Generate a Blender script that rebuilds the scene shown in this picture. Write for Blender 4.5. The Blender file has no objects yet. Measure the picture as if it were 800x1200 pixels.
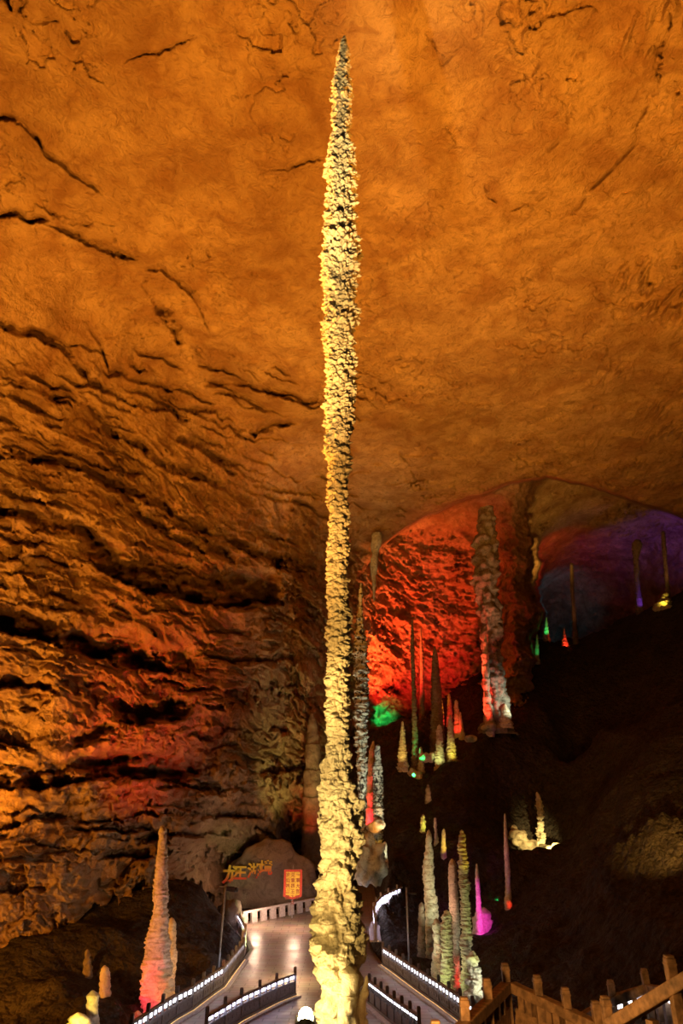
import bpy, math, random
import numpy as np
from mathutils import Vector

# ------------------------------------------------------------------ camera model
CZ = 8.0
PITCH = math.radians(24.8)
F = 800.0
cp, sp = math.cos(PITCH), math.sin(PITCH)
scene = bpy.context.scene
COL = scene.collection


def rays(px, py):
    dx = (px - 400.0) / F
    dy = (600.0 - py) / F
    return dx, cp - dy * sp, sp + dy * cp


def P(px, py, Y):
    """the point of the cave seen at (px, py) at the distance Y"""
    x, y, z = rays(px, py)
    t = Y / y
    return Vector((x * t, Y, CZ + z * t))


def PZ(px, py, Z=0.0):
    x, y, z = rays(px, py)
    t = (Z - CZ) / z
    return Vector((x * t, y * t, Z))


# ------------------------------------------------------------------ noise
rs = np.random.RandomState(11)
PERM = rs.permutation(256)
PERM = np.concatenate([PERM, PERM, PERM])
GR = rs.normal(size=(256, 3))
GR /= np.linalg.norm(GR, axis=1)[:, None]
JIT = rs.rand(256, 3)


def pnoise(p):
    p = np.asarray(p, dtype=np.float64)
    pi = np.floor(p).astype(np.int64)
    f = p - pi
    u = f * f * f * (f * (f * 6 - 15) + 10)
    out = 0.0
    for i in (0, 1):
        wx = u[..., 0] if i else 1 - u[..., 0]
        hx = PERM[(pi[..., 0] + i) & 255]
        for j in (0, 1):
            wy = u[..., 1] if j else 1 - u[..., 1]
            hy = PERM[hx + ((pi[..., 1] + j) & 255)]
            for k in (0, 1):
                wz = u[..., 2] if k else 1 - u[..., 2]
                g = GR[PERM[hy + ((pi[..., 2] + k) & 255)]]
                d = g[..., 0] * (f[..., 0] - i) + g[..., 1] * (f[..., 1] - j) + g[..., 2] * (f[..., 2] - k)
                out = out + wx * wy * wz * d
    return out * 1.5


def fbm(p, octs=4, gain=0.5):
    p = np.asarray(p, dtype=np.float64)
    a, s, out = 1.0, 1.0, 0.0
    for o in range(octs):
        out = out + a * pnoise(p * s + o * 17.3)
        a *= gain
        s *= 2.03
    return out


def ridged(p, octs=4, gain=0.5):
    p = np.asarray(p, dtype=np.float64)
    a, s, out = 1.0, 1.0, 0.0
    for o in range(octs):
        out = out + a * (1 - np.abs(pnoise(p * s + o * 9.1)) * 1.6)
        a *= gain
        s *= 2.1
    return out


def worley(p):
    p = np.asarray(p, dtype=np.float64)
    pi = np.floor(p).astype(np.int64)
    f = p - pi
    best = np.full(p.shape[:-1], 9.0)
    for i in (-1, 0, 1):
        for j in (-1, 0, 1):
            for k in (-1, 0, 1):
                h = PERM[PERM[PERM[(pi[..., 0] + i) & 255] + ((pi[..., 1] + j) & 255)] + ((pi[..., 2] + k) & 255)]
                q = JIT[h]
                d = (q[..., 0] + i - f[..., 0]) ** 2 + (q[..., 1] + j - f[..., 1]) ** 2 + (q[..., 2] + k - f[..., 2]) ** 2
                best = np.minimum(best, d)
    return np.sqrt(best)


CELLV = rs.rand(256) * 2 - 1


def cellstep(p):
    """a random level per jittered cell: blocky broken rock"""
    p = np.asarray(p, dtype=np.float64)
    pi = np.floor(p).astype(np.int64)
    f = p - pi
    best = np.full(p.shape[:-1], 9.0)
    val = np.zeros(p.shape[:-1])
    for i in (-1, 0, 1):
        for j in (-1, 0, 1):
            for k in (-1, 0, 1):
                h = PERM[PERM[PERM[(pi[..., 0] + i) & 255] + ((pi[..., 1] + j) & 255)] + ((pi[..., 2] + k) & 255)]
                q = JIT[h]
                d = (q[..., 0] + i - f[..., 0]) ** 2 + (q[..., 1] + j - f[..., 1]) ** 2 + (q[..., 2] + k - f[..., 2]) ** 2
                # each block tilts: its top steps back
                v = CELLV[h] - 0.9 * (q[..., 2] + k - f[..., 2])
                m = d < best
                best = np.where(m, d, best)
                val = np.where(m, v, val)
    return val


def sstep(a, b, x):
    t = np.clip((x - a) / (b - a), 0, 1)
    return t * t * (3 - 2 * t)


# ------------------------------------------------------------------ mesh helpers
def mesh_np(name, verts, quads, smooth=True):
    me = bpy.data.meshes.new(name)
    verts = np.asarray(verts, dtype=np.float32)
    quads = np.asarray(quads, dtype=np.int32)
    nf, k = quads.shape
    me.vertices.add(len(verts))
    me.vertices.foreach_set('co', verts.ravel())
    me.loops.add(nf * k)
    me.loops.foreach_set('vertex_index', quads.ravel())
    me.polygons.add(nf)
    me.polygons.foreach_set('loop_start', np.arange(0, nf * k, k, dtype=np.int32))
    me.polygons.foreach_set('loop_total', np.full(nf, k, dtype=np.int32))
    if smooth:
        me.polygons.foreach_set('use_smooth', np.ones(nf, dtype=bool))
    me.update(calc_edges=True)
    me.validate()
    return me


def link(name, me, mat=None, parent=None, loc=None, **props):
    o = bpy.data.objects.new(name, me)
    COL.objects.link(o)
    if mat is not None and me is not None:
        me.materials.append(mat)
    if parent is not None:
        o.parent = parent
    if loc is not None:
        o.location = loc
    for k, v in props.items():
        if v is not None:
            o[k] = v
    return o


class MB:
    """collects boxes, bars and lathes into one mesh"""

    def __init__(self):
        self.v, self.f = [], []

    def box(self, c, s, ax=None):
        # ax: three unit vectors
        c = Vector(c)
        X, Y, Z = ax if ax else (Vector((1, 0, 0)), Vector((0, 1, 0)), Vector((0, 0, 1)))
        b = len(self.v)
        for k in (-1, 1):
            for j in (-1, 1):
                for i in (-1, 1):
                    self.v.append(c + X * (i * s[0] / 2) + Y * (j * s[1] / 2) + Z * (k * s[2] / 2))
        self.f += [tuple(b + q for q in t) for t in
                   ((0, 2, 3, 1), (4, 5, 7, 6), (0, 1, 5, 4), (2, 6, 7, 3), (0, 4, 6, 2), (1, 3, 7, 5))]
        return self

    def bar(self, a, b, w, h, up=Vector((0, 0, 1))):
        a, b = Vector(a), Vector(b)
        d = (b - a)
        L = d.length
        X = d.normalized()
        Y = up.cross(X)
        if Y.length < 1e-4:
            Y = Vector((0, 1, 0))
        Y.normalize()
        Z = X.cross(Y)
        return self.box((a + b) / 2, (L, w, h), (X, Y, Z))

    def sweep(self, pts, w, h):
        """rectangular section carried along a polyline, mitred"""
        pts = [Vector(p) for p in pts]
        n = len(pts)
        b = len(self.v)
        for i, p in enumerate(pts):
            d = (pts[min(i + 1, n - 1)] - pts[max(i - 1, 0)])
            d.z = 0
            d.normalize()
            s = Vector((-d.y, d.x, 0))
            for (u, q) in ((-1, -1), (1, -1), (1, 1), (-1, 1)):
                self.v.append(p + s * (u * w / 2) + Vector((0, 0, q * h / 2)))
        for i in range(n - 1):
            for k in range(4):
                a0, a1 = b + i * 4 + k, b + i * 4 + (k + 1) % 4
                self.f.append((a0, a1, a1 + 4, a0 + 4))
        self.f.append((b + 3, b + 2, b + 1, b))
        e = b + (n - 1) * 4
        self.f.append((e, e + 1, e + 2, e + 3))
        return self

    def lathe(self, prof, c=(0, 0, 0), seg=16, ax=None):
        X, Y, Z = ax if ax else (Vector((1, 0, 0)), Vector((0, 1, 0)), Vector((0, 0, 1)))
        c = Vector(c)
        b = len(self.v)
        n = len(prof)
        for (r, z) in prof:
            for k in range(seg):
                a = 2 * math.pi * k / seg
                self.v.append(c + X * (r * math.cos(a)) + Y * (r * math.sin(a)) + Z * z)
        for i in range(n - 1):
            for k in range(seg):
                k2 = (k + 1) % seg
                self.f.append((b + i * seg + k, b + i * seg + k2, b + (i + 1) * seg + k2, b + (i + 1) * seg + k))
        self.f.append(tuple(b + k for k in reversed(range(seg))))
        self.f.append(tuple(b + (n - 1) * seg + k for k in range(seg)))
        return self

    def tube(self, a, b_, r, seg=12):
        a, b_ = Vector(a), Vector(b_)
        Z = (b_ - a)
        L = Z.length
        Z.normalize()
        X = Z.orthogonal().normalized()
        Y = Z.cross(X)
        return self.lathe([(r, 0), (r, L)], a, seg, (X, Y, Z))

    def build(self, name, mat, parent=None, bevel=0.0, smooth=False, origin=None, **props):
        me = bpy.data.meshes.new(name)
        o_ = Vector(origin) if origin is not None else Vector((0, 0, 0))
        me.from_pydata([tuple(v - o_) for v in self.v], [], self.f)
        me.update()
        if smooth:
            me.polygons.foreach_set('use_smooth', np.ones(len(me.polygons), dtype=bool))
        o = link(name, me, mat, parent, loc=o_, **props)
        if bevel:
            m = o.modifiers.new('bevel', 'BEVEL')
            m.width = bevel
            m.segments = 2
        return o


def empty(name, loc, label, cat, group=None):
    o = bpy.data.objects.new(name, None)
    COL.objects.link(o)
    o.location = loc
    o['label'] = label
    o['category'] = cat
    if group:
        o['group'] = group
    return o


# ------------------------------------------------------------------ materials
def new_mat(name):
    m = bpy.data.materials.new(name)
    m.use_nodes = True
    nt = m.node_tree
    for n in list(nt.nodes):
        nt.nodes.remove(n)
    out = nt.nodes.new('ShaderNodeOutputMaterial')
    b = nt.nodes.new('ShaderNodeBsdfPrincipled')
    nt.links.new(b.outputs[0], out.inputs[0])
    return m, nt, b


def rock_mat(name, c1, c2, c3, scale=1.0, rough=0.85, bump=0.5, bdist=0.1, spec=0.25, fine=6.0, ramp2=(0.27, 0.52), patches=0.0):
    m, nt, b = new_mat(name)
    N, Lk = nt.nodes.new, nt.links.new
    tc = N('ShaderNodeTexCoord')
    n1 = N('ShaderNodeTexNoise')
    n1.inputs['Scale'].default_value = 0.22 * scale
    n1.inputs['Detail'].default_value = 8
    n1.inputs['Roughness'].default_value = 0.62
    n1.inputs['Distortion'].default_value = 0.6
    n2 = N('ShaderNodeTexNoise')
    n2.inputs['Scale'].default_value = 0.9 * scale
    n2.inputs['Detail'].default_value = 10
    n2.inputs['Roughness'].default_value = 0.68
    n2.inputs['Distortion'].default_value = 1.0
    n3 = N('ShaderNodeTexNoise')
    n3.inputs['Scale'].default_value = fine * scale
    n3.inputs['Detail'].default_value = 8
    n3.inputs['Roughness'].default_value = 0.7
    for n in (n1, n2, n3):
        Lk(tc.outputs['Object'], n.inputs['Vector'])
    r1 = N('ShaderNodeValToRGB')
    r1.color_ramp.elements[0].position = 0.36
    r1.color_ramp.elements[0].color = (*c2, 1)
    r1.color_ramp.elements[1].position = 0.62
    r1.color_ramp.elements[1].color = (*c1, 1)
    Lk(n1.outputs[0], r1.inputs[0])
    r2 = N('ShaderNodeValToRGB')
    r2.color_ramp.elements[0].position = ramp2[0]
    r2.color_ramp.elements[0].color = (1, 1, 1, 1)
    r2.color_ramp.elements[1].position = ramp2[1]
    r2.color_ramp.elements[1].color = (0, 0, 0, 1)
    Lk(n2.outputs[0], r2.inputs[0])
    n0 = N('ShaderNodeTexNoise')
    n0.inputs['Scale'].default_value = 0.06 * scale
    n0.inputs['Detail'].default_value = 5
    n0.inputs['Distortion'].default_value = 0.8
    Lk(tc.outputs['Object'], n0.inputs['Vector'])
    r0 = N('ShaderNodeValToRGB')
    r0.color_ramp.elements[0].position = 0.34
    r0.color_ramp.elements[0].color = (0.62, 0.55, 0.48, 1)
    r0.color_ramp.elements[1].position = 0.60
    r0.color_ramp.elements[1].color = (1.06, 1.08, 1.10, 1)
    Lk(n0.outputs[0], r0.inputs[0])
    m0 = N('ShaderNodeMix')
    m0.data_type = 'RGBA'
    m0.blend_type = 'MULTIPLY'
    m0.inputs[0].default_value = patches
    Lk(r1.outputs[0], m0.inputs[6])
    Lk(r0.outputs[0], m0.inputs[7])
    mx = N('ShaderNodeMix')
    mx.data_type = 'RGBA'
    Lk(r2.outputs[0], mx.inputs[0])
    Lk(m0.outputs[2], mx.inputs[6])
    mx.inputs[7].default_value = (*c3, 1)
    Lk(mx.outputs[2], b.inputs['Base Color'])
    b.inputs['Roughness'].default_value = rough
    b.inputs['Specular IOR Level'].default_value = spec
    ad = N('ShaderNodeMath')
    ad.operation = 'MULTIPLY_ADD'
    Lk(n2.outputs[0], ad.inputs[0])
    ad.inputs[1].default_value = 1.6
    Lk(n3.outputs[0], ad.inputs[2])
    bp = N('ShaderNodeBump')
    bp.inputs['Strength'].default_value = bump
    bp.inputs['Distance'].default_value = bdist
    Lk(ad.outputs[0], bp.inputs['Height'])
    Lk(bp.outputs[0], b.inputs['Normal'])
    return m


def add_stones(m, scale, dist):
    nt = m.node_tree
    b = [n for n in nt.nodes if n.type == 'BSDF_PRINCIPLED'][0]
    old = b.inputs['Normal'].links[0].from_socket
    tc = [n for n in nt.nodes if n.type == 'TEX_COORD'][0]
    v = nt.nodes.new('ShaderNodeTexVoronoi')
    v.inputs['Scale'].default_value = scale
    v.inputs['Detail'].default_value = 2
    nt.links.new(tc.outputs['Object'], v.inputs['Vector'])
    bp = nt.nodes.new('ShaderNodeBump')
    bp.invert = True
    bp.inputs['Strength'].default_value = 1.0
    bp.inputs['Distance'].default_value = dist
    nt.links.new(v.outputs['Distance'], bp.inputs['Height'])
    nt.links.new(old, bp.inputs['Normal'])
    nt.links.new(bp.outputs[0], b.inputs['Normal'])


def plain_mat(name, c, rough=0.5, metal=0.0, noise=0.15, nscale=8.0, bump=0.2, bdist=0.01):
    m, nt, b = new_mat(name)
    N, Lk = nt.nodes.new, nt.links.new
    tc = N('ShaderNodeTexCoord')
    n = N('ShaderNodeTexNoise')
    n.inputs['Scale'].default_value = nscale
    n.inputs['Detail'].default_value = 6
    Lk(tc.outputs['Object'], n.inputs['Vector'])
    r = N('ShaderNodeValToRGB')
    r.color_ramp.elements[0].color = (*[x * (1 - noise * 2) for x in c], 1)
    r.color_ramp.elements[0].position = 0.3
    r.color_ramp.elements[1].color = (*[min(1, x * (1 + noise)) for x in c], 1)
    r.color_ramp.elements[1].position = 0.7
    Lk(n.outputs[0], r.inputs[0])
    Lk(r.outputs[0], b.inputs['Base Color'])
    b.inputs['Roughness'].default_value = rough
    b.inputs['Metallic'].default_value = metal
    bp = N('ShaderNodeBump')
    bp.inputs['Strength'].default_value = bump
    bp.inputs['Distance'].default_value = bdist
    Lk(n.outputs[0], bp.inputs['Height'])
    Lk(bp.outputs[0], b.inputs['Normal'])
    return m


def emit_mat(name, c, strength):
    m, nt, b = new_mat(name)
    b.inputs['Base Color'].default_value = (*c, 1)
    b.inputs['Emission Color'].default_value = (*c, 1)
    b.inputs['Emission Strength'].default_value = strength
    return m


def paving_mat():
    m, nt, b = new_mat('paving')
    N, Lk = nt.nodes.new, nt.links.new
    tc = N('ShaderNodeTexCoord')
    mp = N('ShaderNodeMapping')
    Lk(tc.outputs['Object'], mp.inputs['Vector'])
    br = N('ShaderNodeTexBrick')
    br.inputs['Color1'].default_value = (0.42, 0.35, 0.28, 1)
    br.inputs['Color2'].default_value = (0.32, 0.26, 0.21, 1)
    br.inputs['Mortar'].default_value = (0.16, 0.13, 0.10, 1)
    br.inputs['Scale'].default_value = 1.0
    br.inputs['Mortar Size'].default_value = 0.03
    br.inputs['Brick Width'].default_value = 1.2
    br.inputs['Row Height'].default_value = 0.6
    Lk(mp.outputs[0], br.inputs['Vector'])
    n = N('ShaderNodeTexNoise')
    n.inputs['Scale'].default_value = 0.9
    n.inputs['Detail'].default_value = 6
    Lk(tc.outputs['Object'], n.inputs['Vector'])
    mx = N('ShaderNodeMix')
    mx.data_type = 'RGBA'
    mx.blend_type = 'MULTIPLY'
    mx.inputs[0].default_value = 0.5
    Lk(br.outputs['Color'], mx.inputs[6])
    Lk(n.outputs['Color'], mx.inputs[7])
    Lk(mx.outputs[2], b.inputs['Base Color'])
    r = N('ShaderNodeValToRGB')
    r.color_ramp.elements[0].color = (0.22,) * 3 + (1,)
    r.color_ramp.elements[1].color = (0.6,) * 3 + (1,)
    Lk(n.outputs[0], r.inputs[0])
    Lk(r.outputs[0], b.inputs['Roughness'])
    bp = N('ShaderNodeBump')
    bp.inputs['Strength'].default_value = 0.4
    bp.inputs['Distance'].default_value = 0.03
    Lk(br.outputs['Fac'], bp.inputs['Height'])
    bp.invert = True
    Lk(bp.outputs[0], b.inputs['Normal'])
    return m


M = {
    'shell': rock_mat('cave_limestone', (0.82, 0.57, 0.31), (0.54, 0.31, 0.15), (0.35, 0.175, 0.08), 1.5, ramp2=(0.24, 0.50), patches=0.65, bump=1.0, bdist=0.35, fine=4.0),
    'ground': rock_mat('dark_rubble', (0.085, 0.065, 0.045), (0.05, 0.036, 0.025), (0.022, 0.016, 0.012), 2.0, bump=0.9, bdist=0.2),
    'spire': rock_mat('pale_dripstone', (0.78, 0.69, 0.50), (0.60, 0.50, 0.34), (0.30, 0.22, 0.13), 4.0, bump=0.8, bdist=0.06, spec=0.35),
    'grey': rock_mat('grey_dripstone', (0.62, 0.60, 0.50), (0.40, 0.38, 0.30), (0.14, 0.12, 0.09), 3.0, bump=0.7, bdist=0.08),
    'brown': rock_mat('brown_dripstone', (0.33, 0.24, 0.15), (0.22, 0.15, 0.09), (0.10, 0.07, 0.045), 3.0, bump=0.7, bdist=0.1),
    'boulder': rock_mat('boulder_rock', (0.34, 0.27, 0.20), (0.24, 0.18, 0.13), (0.12, 0.09, 0.065), 1.5, bump=0.8, bdist=0.12),
    'column': rock_mat('mottled_column_rock', (0.46, 0.42, 0.33), (0.28, 0.22, 0.16), (0.09, 0.07, 0.05), 3.0, bump=0.9, bdist=0.15),
    'crust': rock_mat('white_crusted_rock', (0.74, 0.74, 0.62), (0.60, 0.58, 0.46), (0.045, 0.036, 0.028), 2.6, bump=0.9, bdist=0.12, ramp2=(0.44, 0.52)),
    'paving': paving_mat(),
    'stone': plain_mat('dark_carved_stone', (0.17, 0.145, 0.13), 0.6, nscale=14, bump=0.4),
    'brownstone': plain_mat('brown_carved_stone', (0.30, 0.19, 0.105), 0.55, noise=0.3, nscale=11, bump=0.8, bdist=0.02),
    'litstone': plain_mat('lit_carved_stone', (0.34, 0.31, 0.31), 0.6, nscale=14, bump=0.5),  # paler copy of the carved stone, strip light on the panels put into its colour
    'palestone': plain_mat('pale_stone', (0.50, 0.44, 0.42), 0.7),
    'metal': plain_mat('grey_painted_metal', (0.28, 0.27, 0.28), 0.45, 0.2),
    'darkmetal': plain_mat('dark_metal', (0.05, 0.045, 0.045), 0.5, 0.3),
    'led': emit_mat('white_light_strip', (0.86, 0.86, 1.0), 7.0),
    'ledblue': emit_mat('cool_light_strip', (0.76, 0.74, 1.0), 9.0),
    'ledwarm': emit_mat('warm_light_strip', (1.0, 0.62, 0.24), 1.8),
    'bulb': emit_mat('floodlight_glass', (1.0, 0.82, 0.42), 60.0),
    'redcloth': plain_mat('red_banner_border', (0.55, 0.06, 0.03), 0.7),
    'yellowcloth': plain_mat('yellow_banner_cloth', (0.78, 0.55, 0.06), 0.7),
    'redink': plain_mat('red_brown_ink', (0.30, 0.05, 0.02), 0.7),
    'goldpaint': plain_mat('golden_paint', (0.85, 0.50, 0.05), 0.6),
}


add_stones(M['ground'], 1.6, 0.5)


def sign_paint():
    """characters painted yellow at the top running to red at the bottom"""
    m, nt, b = new_mat('yellow_to_red_paint')
    N, Lk = nt.nodes.new, nt.links.new
    tc = N('ShaderNodeTexCoord')
    sx = N('ShaderNodeSeparateXYZ')
    Lk(tc.outputs['Generated'], sx.inputs[0])
    r = N('ShaderNodeValToRGB')
    r.color_ramp.elements[0].position = 0.05
    r.color_ramp.elements[0].color = (0.80, 0.08, 0.03, 1)
    r.color_ramp.elements[1].position = 0.75
    r.color_ramp.elements[1].color = (0.90, 0.60, 0.05, 1)
    Lk(sx.outputs[1], r.inputs[0])
    Lk(r.outputs[0], b.inputs['Base Color'])
    b.inputs['Roughness'].default_value = 0.6
    return m


M['signpaint'] = sign_paint()

# ------------------------------------------------------------------ lamps
LAMPK = 39.5 / 0.6


def spot(name, loc, target, level, color, angle=60, blend=0.7, radius=0.15):
    """spotlight bright enough to give the radiance `level` on pale rock at its target"""
    loc, target = Vector(loc), Vector(target)
    d = target - loc
    li = bpy.data.lights.new(name, 'SPOT')
    li.energy = LAMPK * d.length_squared * level
    li.color = color
    li.spot_size = math.radians(angle)
    li.spot_blend = blend
    li.shadow_soft_size = radius
    o = bpy.data.objects.new(name, li)
    COL.objects.link(o)
    o.location = loc
    o.rotation_euler = d.to_track_quat('-Z', 'Y').to_euler()
    return o


def point(name, loc, level, dist, color, radius=0.2):
    li = bpy.data.lights.new(name, 'POINT')
    li.energy = LAMPK * dist * dist * level
    li.color = color
    li.shadow_soft_size = radius
    o = bpy.data.objects.new(name, li)
    COL.objects.link(o)
    o.location = loc
    return o


# ------------------------------------------------------------------ cave shell
def axis(a0, a1, b0, b1, fine, coarse):
    return np.concatenate([np.arange(a0, b0, coarse), np.arange(b0, b1, fine), np.arange(b1, a1 + coarse, coarse)])


gx = axis(-220, 1020, -24, 826, 1.3, 5.0)
gy = axis(-220, 1150, -24, 1110, 1.3, 5.0)
PX, PY = np.meshgrid(gx, gy)
RX, RY, RZ = rays(PX, PY)
BIG = 1e4
# ceiling, left wall and back wall as planes of the hall
lipx = [300, 385, 410, 440, 475, 530, 590, 640, 700, 760, 800, 900, 1040]
lipy = [760, 715, 690, 648, 616, 592, 568, 558, 573, 593, 606, 640, 690]
jit = 7 * fbm(np.stack([PX / 40, PY / 40, PX * 0 + 3], -1), 3)
LIP = np.interp(PX, lipx, lipy) + jit * 0.5
below = sstep(-1.5, 3.0, PY - LIP) * (PX > 395)
zc_near = 46.0
zc_far = 54.0 + 8.0 * sstep(570, 690, PX)
tcn = np.where(RZ > 0.05, (zc_near - CZ) / np.maximum(RZ, 0.05), BIG)
tcf = np.where(RZ > 0.05, (zc_far - CZ) / np.maximum(RZ, 0.05), BIG)
nl = (-0.916, 0.401)
dn = nl[0] * RX + nl[1] * RY
tl = np.where(dn > 0.03, 36.2 / np.maximum(dn, 0.03), BIG)
backy = np.interp(PX + 9 * fbm(np.stack([PY / 26, PX / 60, PX * 0 + 7], -1), 4), [-400, 380, 425, 440, 520, 580, 592, 604, 618, 626, 634, 700, 800, 1040],
                  [104, 104, 105, 108, 110, 107, 99, 95, 98, 108, 165, 150, 126, 95])
tb = backy / RY
tc = tcn * (1 - below) + tcf * below
NP = 16.0
T = ((tc / 50) ** -NP + (tl / 50) ** -NP + (tb / 50) ** -NP) ** (-1 / NP) * 50
which = np.argmin(np.stack([tc, tl, tb]), 0)
wl = (1.0 / (1.0 + (tl / np.minimum(tc, tb)) ** 10))          # weight of the left wall
wb = (1.0 / (1.0 + (tb / np.minimum(tc, tl)) ** 14))
wc = np.clip(1 - wl - wb, 0, 1)
base = np.stack([RX * T, RY * T, CZ + RZ * T], -1)

# --- large and middle relief
D = 1.6 * fbm(base / 16.0, 3) * (0.6 + 0.4 * wl)
D += (0.45 * wc + 0.7 * wl + 0.9 * wb) * fbm(base / 4.5 + 5, 4)
rg = ridged(base / np.array([6.0, 6.0, 4.0]) + 31, 4)
D += (0.22 * wc + 0.35 * wl + 0.4 * wb) * (1.2 - rg)
D += (0.05 + 0.08 * wl + 0.10 * wb) * fbm(base / 0.8, 4, 0.6)
# scalloped hollows over the ceiling
sc = worley(base / np.array([3.2, 3.2, 2.2]) + 0.35 * np.stack([fbm(base / 3, 2)] * 3, -1))
D += wc * 0.30 * (0.7 - sc)


def saw(u, sharp=1.6):
    return (1 - (u - np.floor(u))) ** sharp


# --- bedding: ledges jut out, the rock above each steps back
s0 = base[..., 2] + 2.6 * fbm(base / np.array([22.0, 22, 14]) + 3, 3) + 0.12 * base[..., 0]
mod = [0.5 + 0.9 * fbm(base / np.array([7.0, 7, 2.5]) + q, 3) for q in (11, 23, 47)]
mod = [np.clip(m_, 0, 1.2) for m_ in mod]
strat = 1.5 * saw(s0 / 5.3) * mod[0] + 0.75 * saw(s0 / 1.9 + 0.25 * fbm(base / 3, 2)) * mod[1] \
    + 0.34 * saw(s0 / 0.7 + 0.4 * fbm(base / 2, 2)) * mod[2]
lowwall = sstep(380, 560, PY)
D += 0.5 * strat * wl * (0.2 + 0.8 * lowwall) + strat * 0.4 * wb * (PX < 640)
wob = np.stack([fbm(base / 1.6 + 2, 3), fbm(base / 1.6 + 8, 3), fbm(base / 1.6 + 14, 3)], -1)
bed = np.stack([base[..., 0], base[..., 1], s0], -1)
blk = 1.15 * cellstep(bed / np.array([6.0, 6.0, 2.0]) + 0.35 * wob) * np.clip(0.6 + fbm(base / 9 + 40, 2), 0, 1.3) \
    + 0.62 * cellstep(bed / np.array([2.6, 2.6, 0.8]) + 0.4 * wob + 7) * np.clip(0.6 + fbm(base / 5 + 50, 2), 0, 1.3) \
    + 0.26 * cellstep(bed / np.array([1.1, 1.1, 0.4]) + 0.4 * wob + 19)
D += blk * (wl * (0.12 + 0.88 * lowwall) + 0.75 * wb * sstep(0, 1, 640 - PX))
cb = 0.45 * cellstep(base / np.array([5.5, 4.0, 5.0]) + 0.5 * wob + 3) + 0.22 * cellstep(base / np.array([1.9, 1.5, 1.9]) + 0.5 * wob + 23)
D += wc * cb * np.clip(0.35 + 1.2 * fbm(base / 8 + 60, 3), 0, 1.2)

# --- the particular ledges and cracks of this wall
LEDGES = [  # polyline, height of the recess in px, depth in m
    ([(-120, 520), (0, 537), (50, 543), (100, 556), (165, 587), (240, 624), (330, 668), (385, 700)], 9, 3.0),
    ([(150, 600), (180, 622), (215, 640), (250, 652), (285, 668)], 10, 2.6),
    ([(90, 642), (110, 664), (150, 690), (200, 704), (260, 712), (330, 708)], 26, 6.5),
    ([(60, 618), (100, 628), (118, 645)], 12, 2.2),
    ([(-120, 600), (0, 604), (60, 618)], 10, 2.0),
    ([(-120, 732), (0, 742), (60, 757), (120, 777), (170, 788), (235, 792)], 20, 5.0),
    ([(-60, 806), (0, 806), (40, 806), (70, 818)], 7, 2.0),
    ([(130, 846), (165, 852), (205, 846), (225, 838)], 20, 3.5),
    ([(85, 880), (120, 866), (135, 862)], 12, 2.0),
    ([(-120, 925), (0, 926), (50, 927), (95, 916), (130, 912), (190, 914), (270, 936)], 20, 3.6),
    ([(-60, 975), (10, 972), (45, 958), (80, 968), (105, 980)], 8, 1.8),
    ([(160, 986), (190, 980), (240, 984)], 8, 1.4),
    ([(-60, 1050), (20, 1046), (60, 1040)], 6, 1.2),
    ([(-60, 378), (0, 386), (45, 398), (78, 415), (95, 440), (118, 462), (124, 474)], 9, 2.0),
    ([(98, 470), (112, 492), (130, 512), (160, 528), (205, 556), (265, 573)], 10, 2.4),
    ([(104, 388), (118, 410), (128, 440), (150, 446), (172, 454), (206, 462)], 6, 1.6),
    ([(235, 452), (265, 456), (300, 457), (330, 468), (356, 474), (384, 464)], 6, 1.8),
    ([(215, 488), (240, 484), (270, 494), (300, 510), (350, 500)], 6, 1.7),
    ([(205, 522), (235, 528), (255, 545), (280, 560)], 8, 2.2),
    ([(250, 500), (290, 506), (330, 516)], 5, 1.2),
    ([(0, 452), (40, 458), (70, 474)], 6, 1.2),
    ([(300, 650), (345, 672), (390, 668)], 8, 1.8),
    ([(340, 590), (360, 596), (392, 618)], 5, 1.2),
    ([(-40, 136), (0, 142), (24, 150), (50, 178), (82, 204), (122, 230)], 5, 1.4),
    ([(-40, 262), (0, 256), (20, 254), (60, 268), (95, 284), (132, 300), (162, 306)], 6, 1.7),
    ([(55, 250), (75, 262), (108, 268)], 4, 0.9),
    ([(166, 316), (204, 330), (226, 350), (236, 372), (246, 396)], 6, 1.4),
    ([(212, 264), (222, 274), (232, 278)], 3, 0.8),
    ([(318, 204), (340, 200), (362, 188), (386, 190)], 3, 0.9),
    ([(145, 74), (185, 64), (226, 48)], 3, 0.9),
    ([(600, 250), (622, 238), (640, 230)], 4, 1.0),
    ([(405, 560), (440, 548), (470, 560)], 5, 1.0),
]
jy = 5.5 * fbm(np.stack([PX / 22, PY / 60, PX * 0 + 9], -1), 4, 0.6)
brk = np.clip(0.75 + 1.1 * fbm(np.stack([PX / 30, PY / 18, PX * 0 + 1], -1), 3), 0.05, 1.5)
for (pl, h, dep) in LEDGES:
    xs = [q[0] for q in pl]
    ys = [q[1] for q in pl]
    L = (xs[-1] - xs[0])
    yl = np.interp(PX, xs, ys) + jy
    wx = sstep(xs[0] - 4, xs[0] + 0.12 * L, PX) * (1 - sstep(xs[-1] - 0.12 * L, xs[-1] + 4, PX))
    up = yl - PY
    rec = np.where(up > 0, (1 - sstep(0.7 * h, 2.0 * h, up)) * sstep(0, 1.8, up), 0)
    lip = np.where(up <= 0, np.exp(np.minimum(up, 0) / (h * 1.3)), 0)
    D += dep * wx * brk * rec - 0.16 * dep * wx * lip
rl = random.Random(5)
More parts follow.
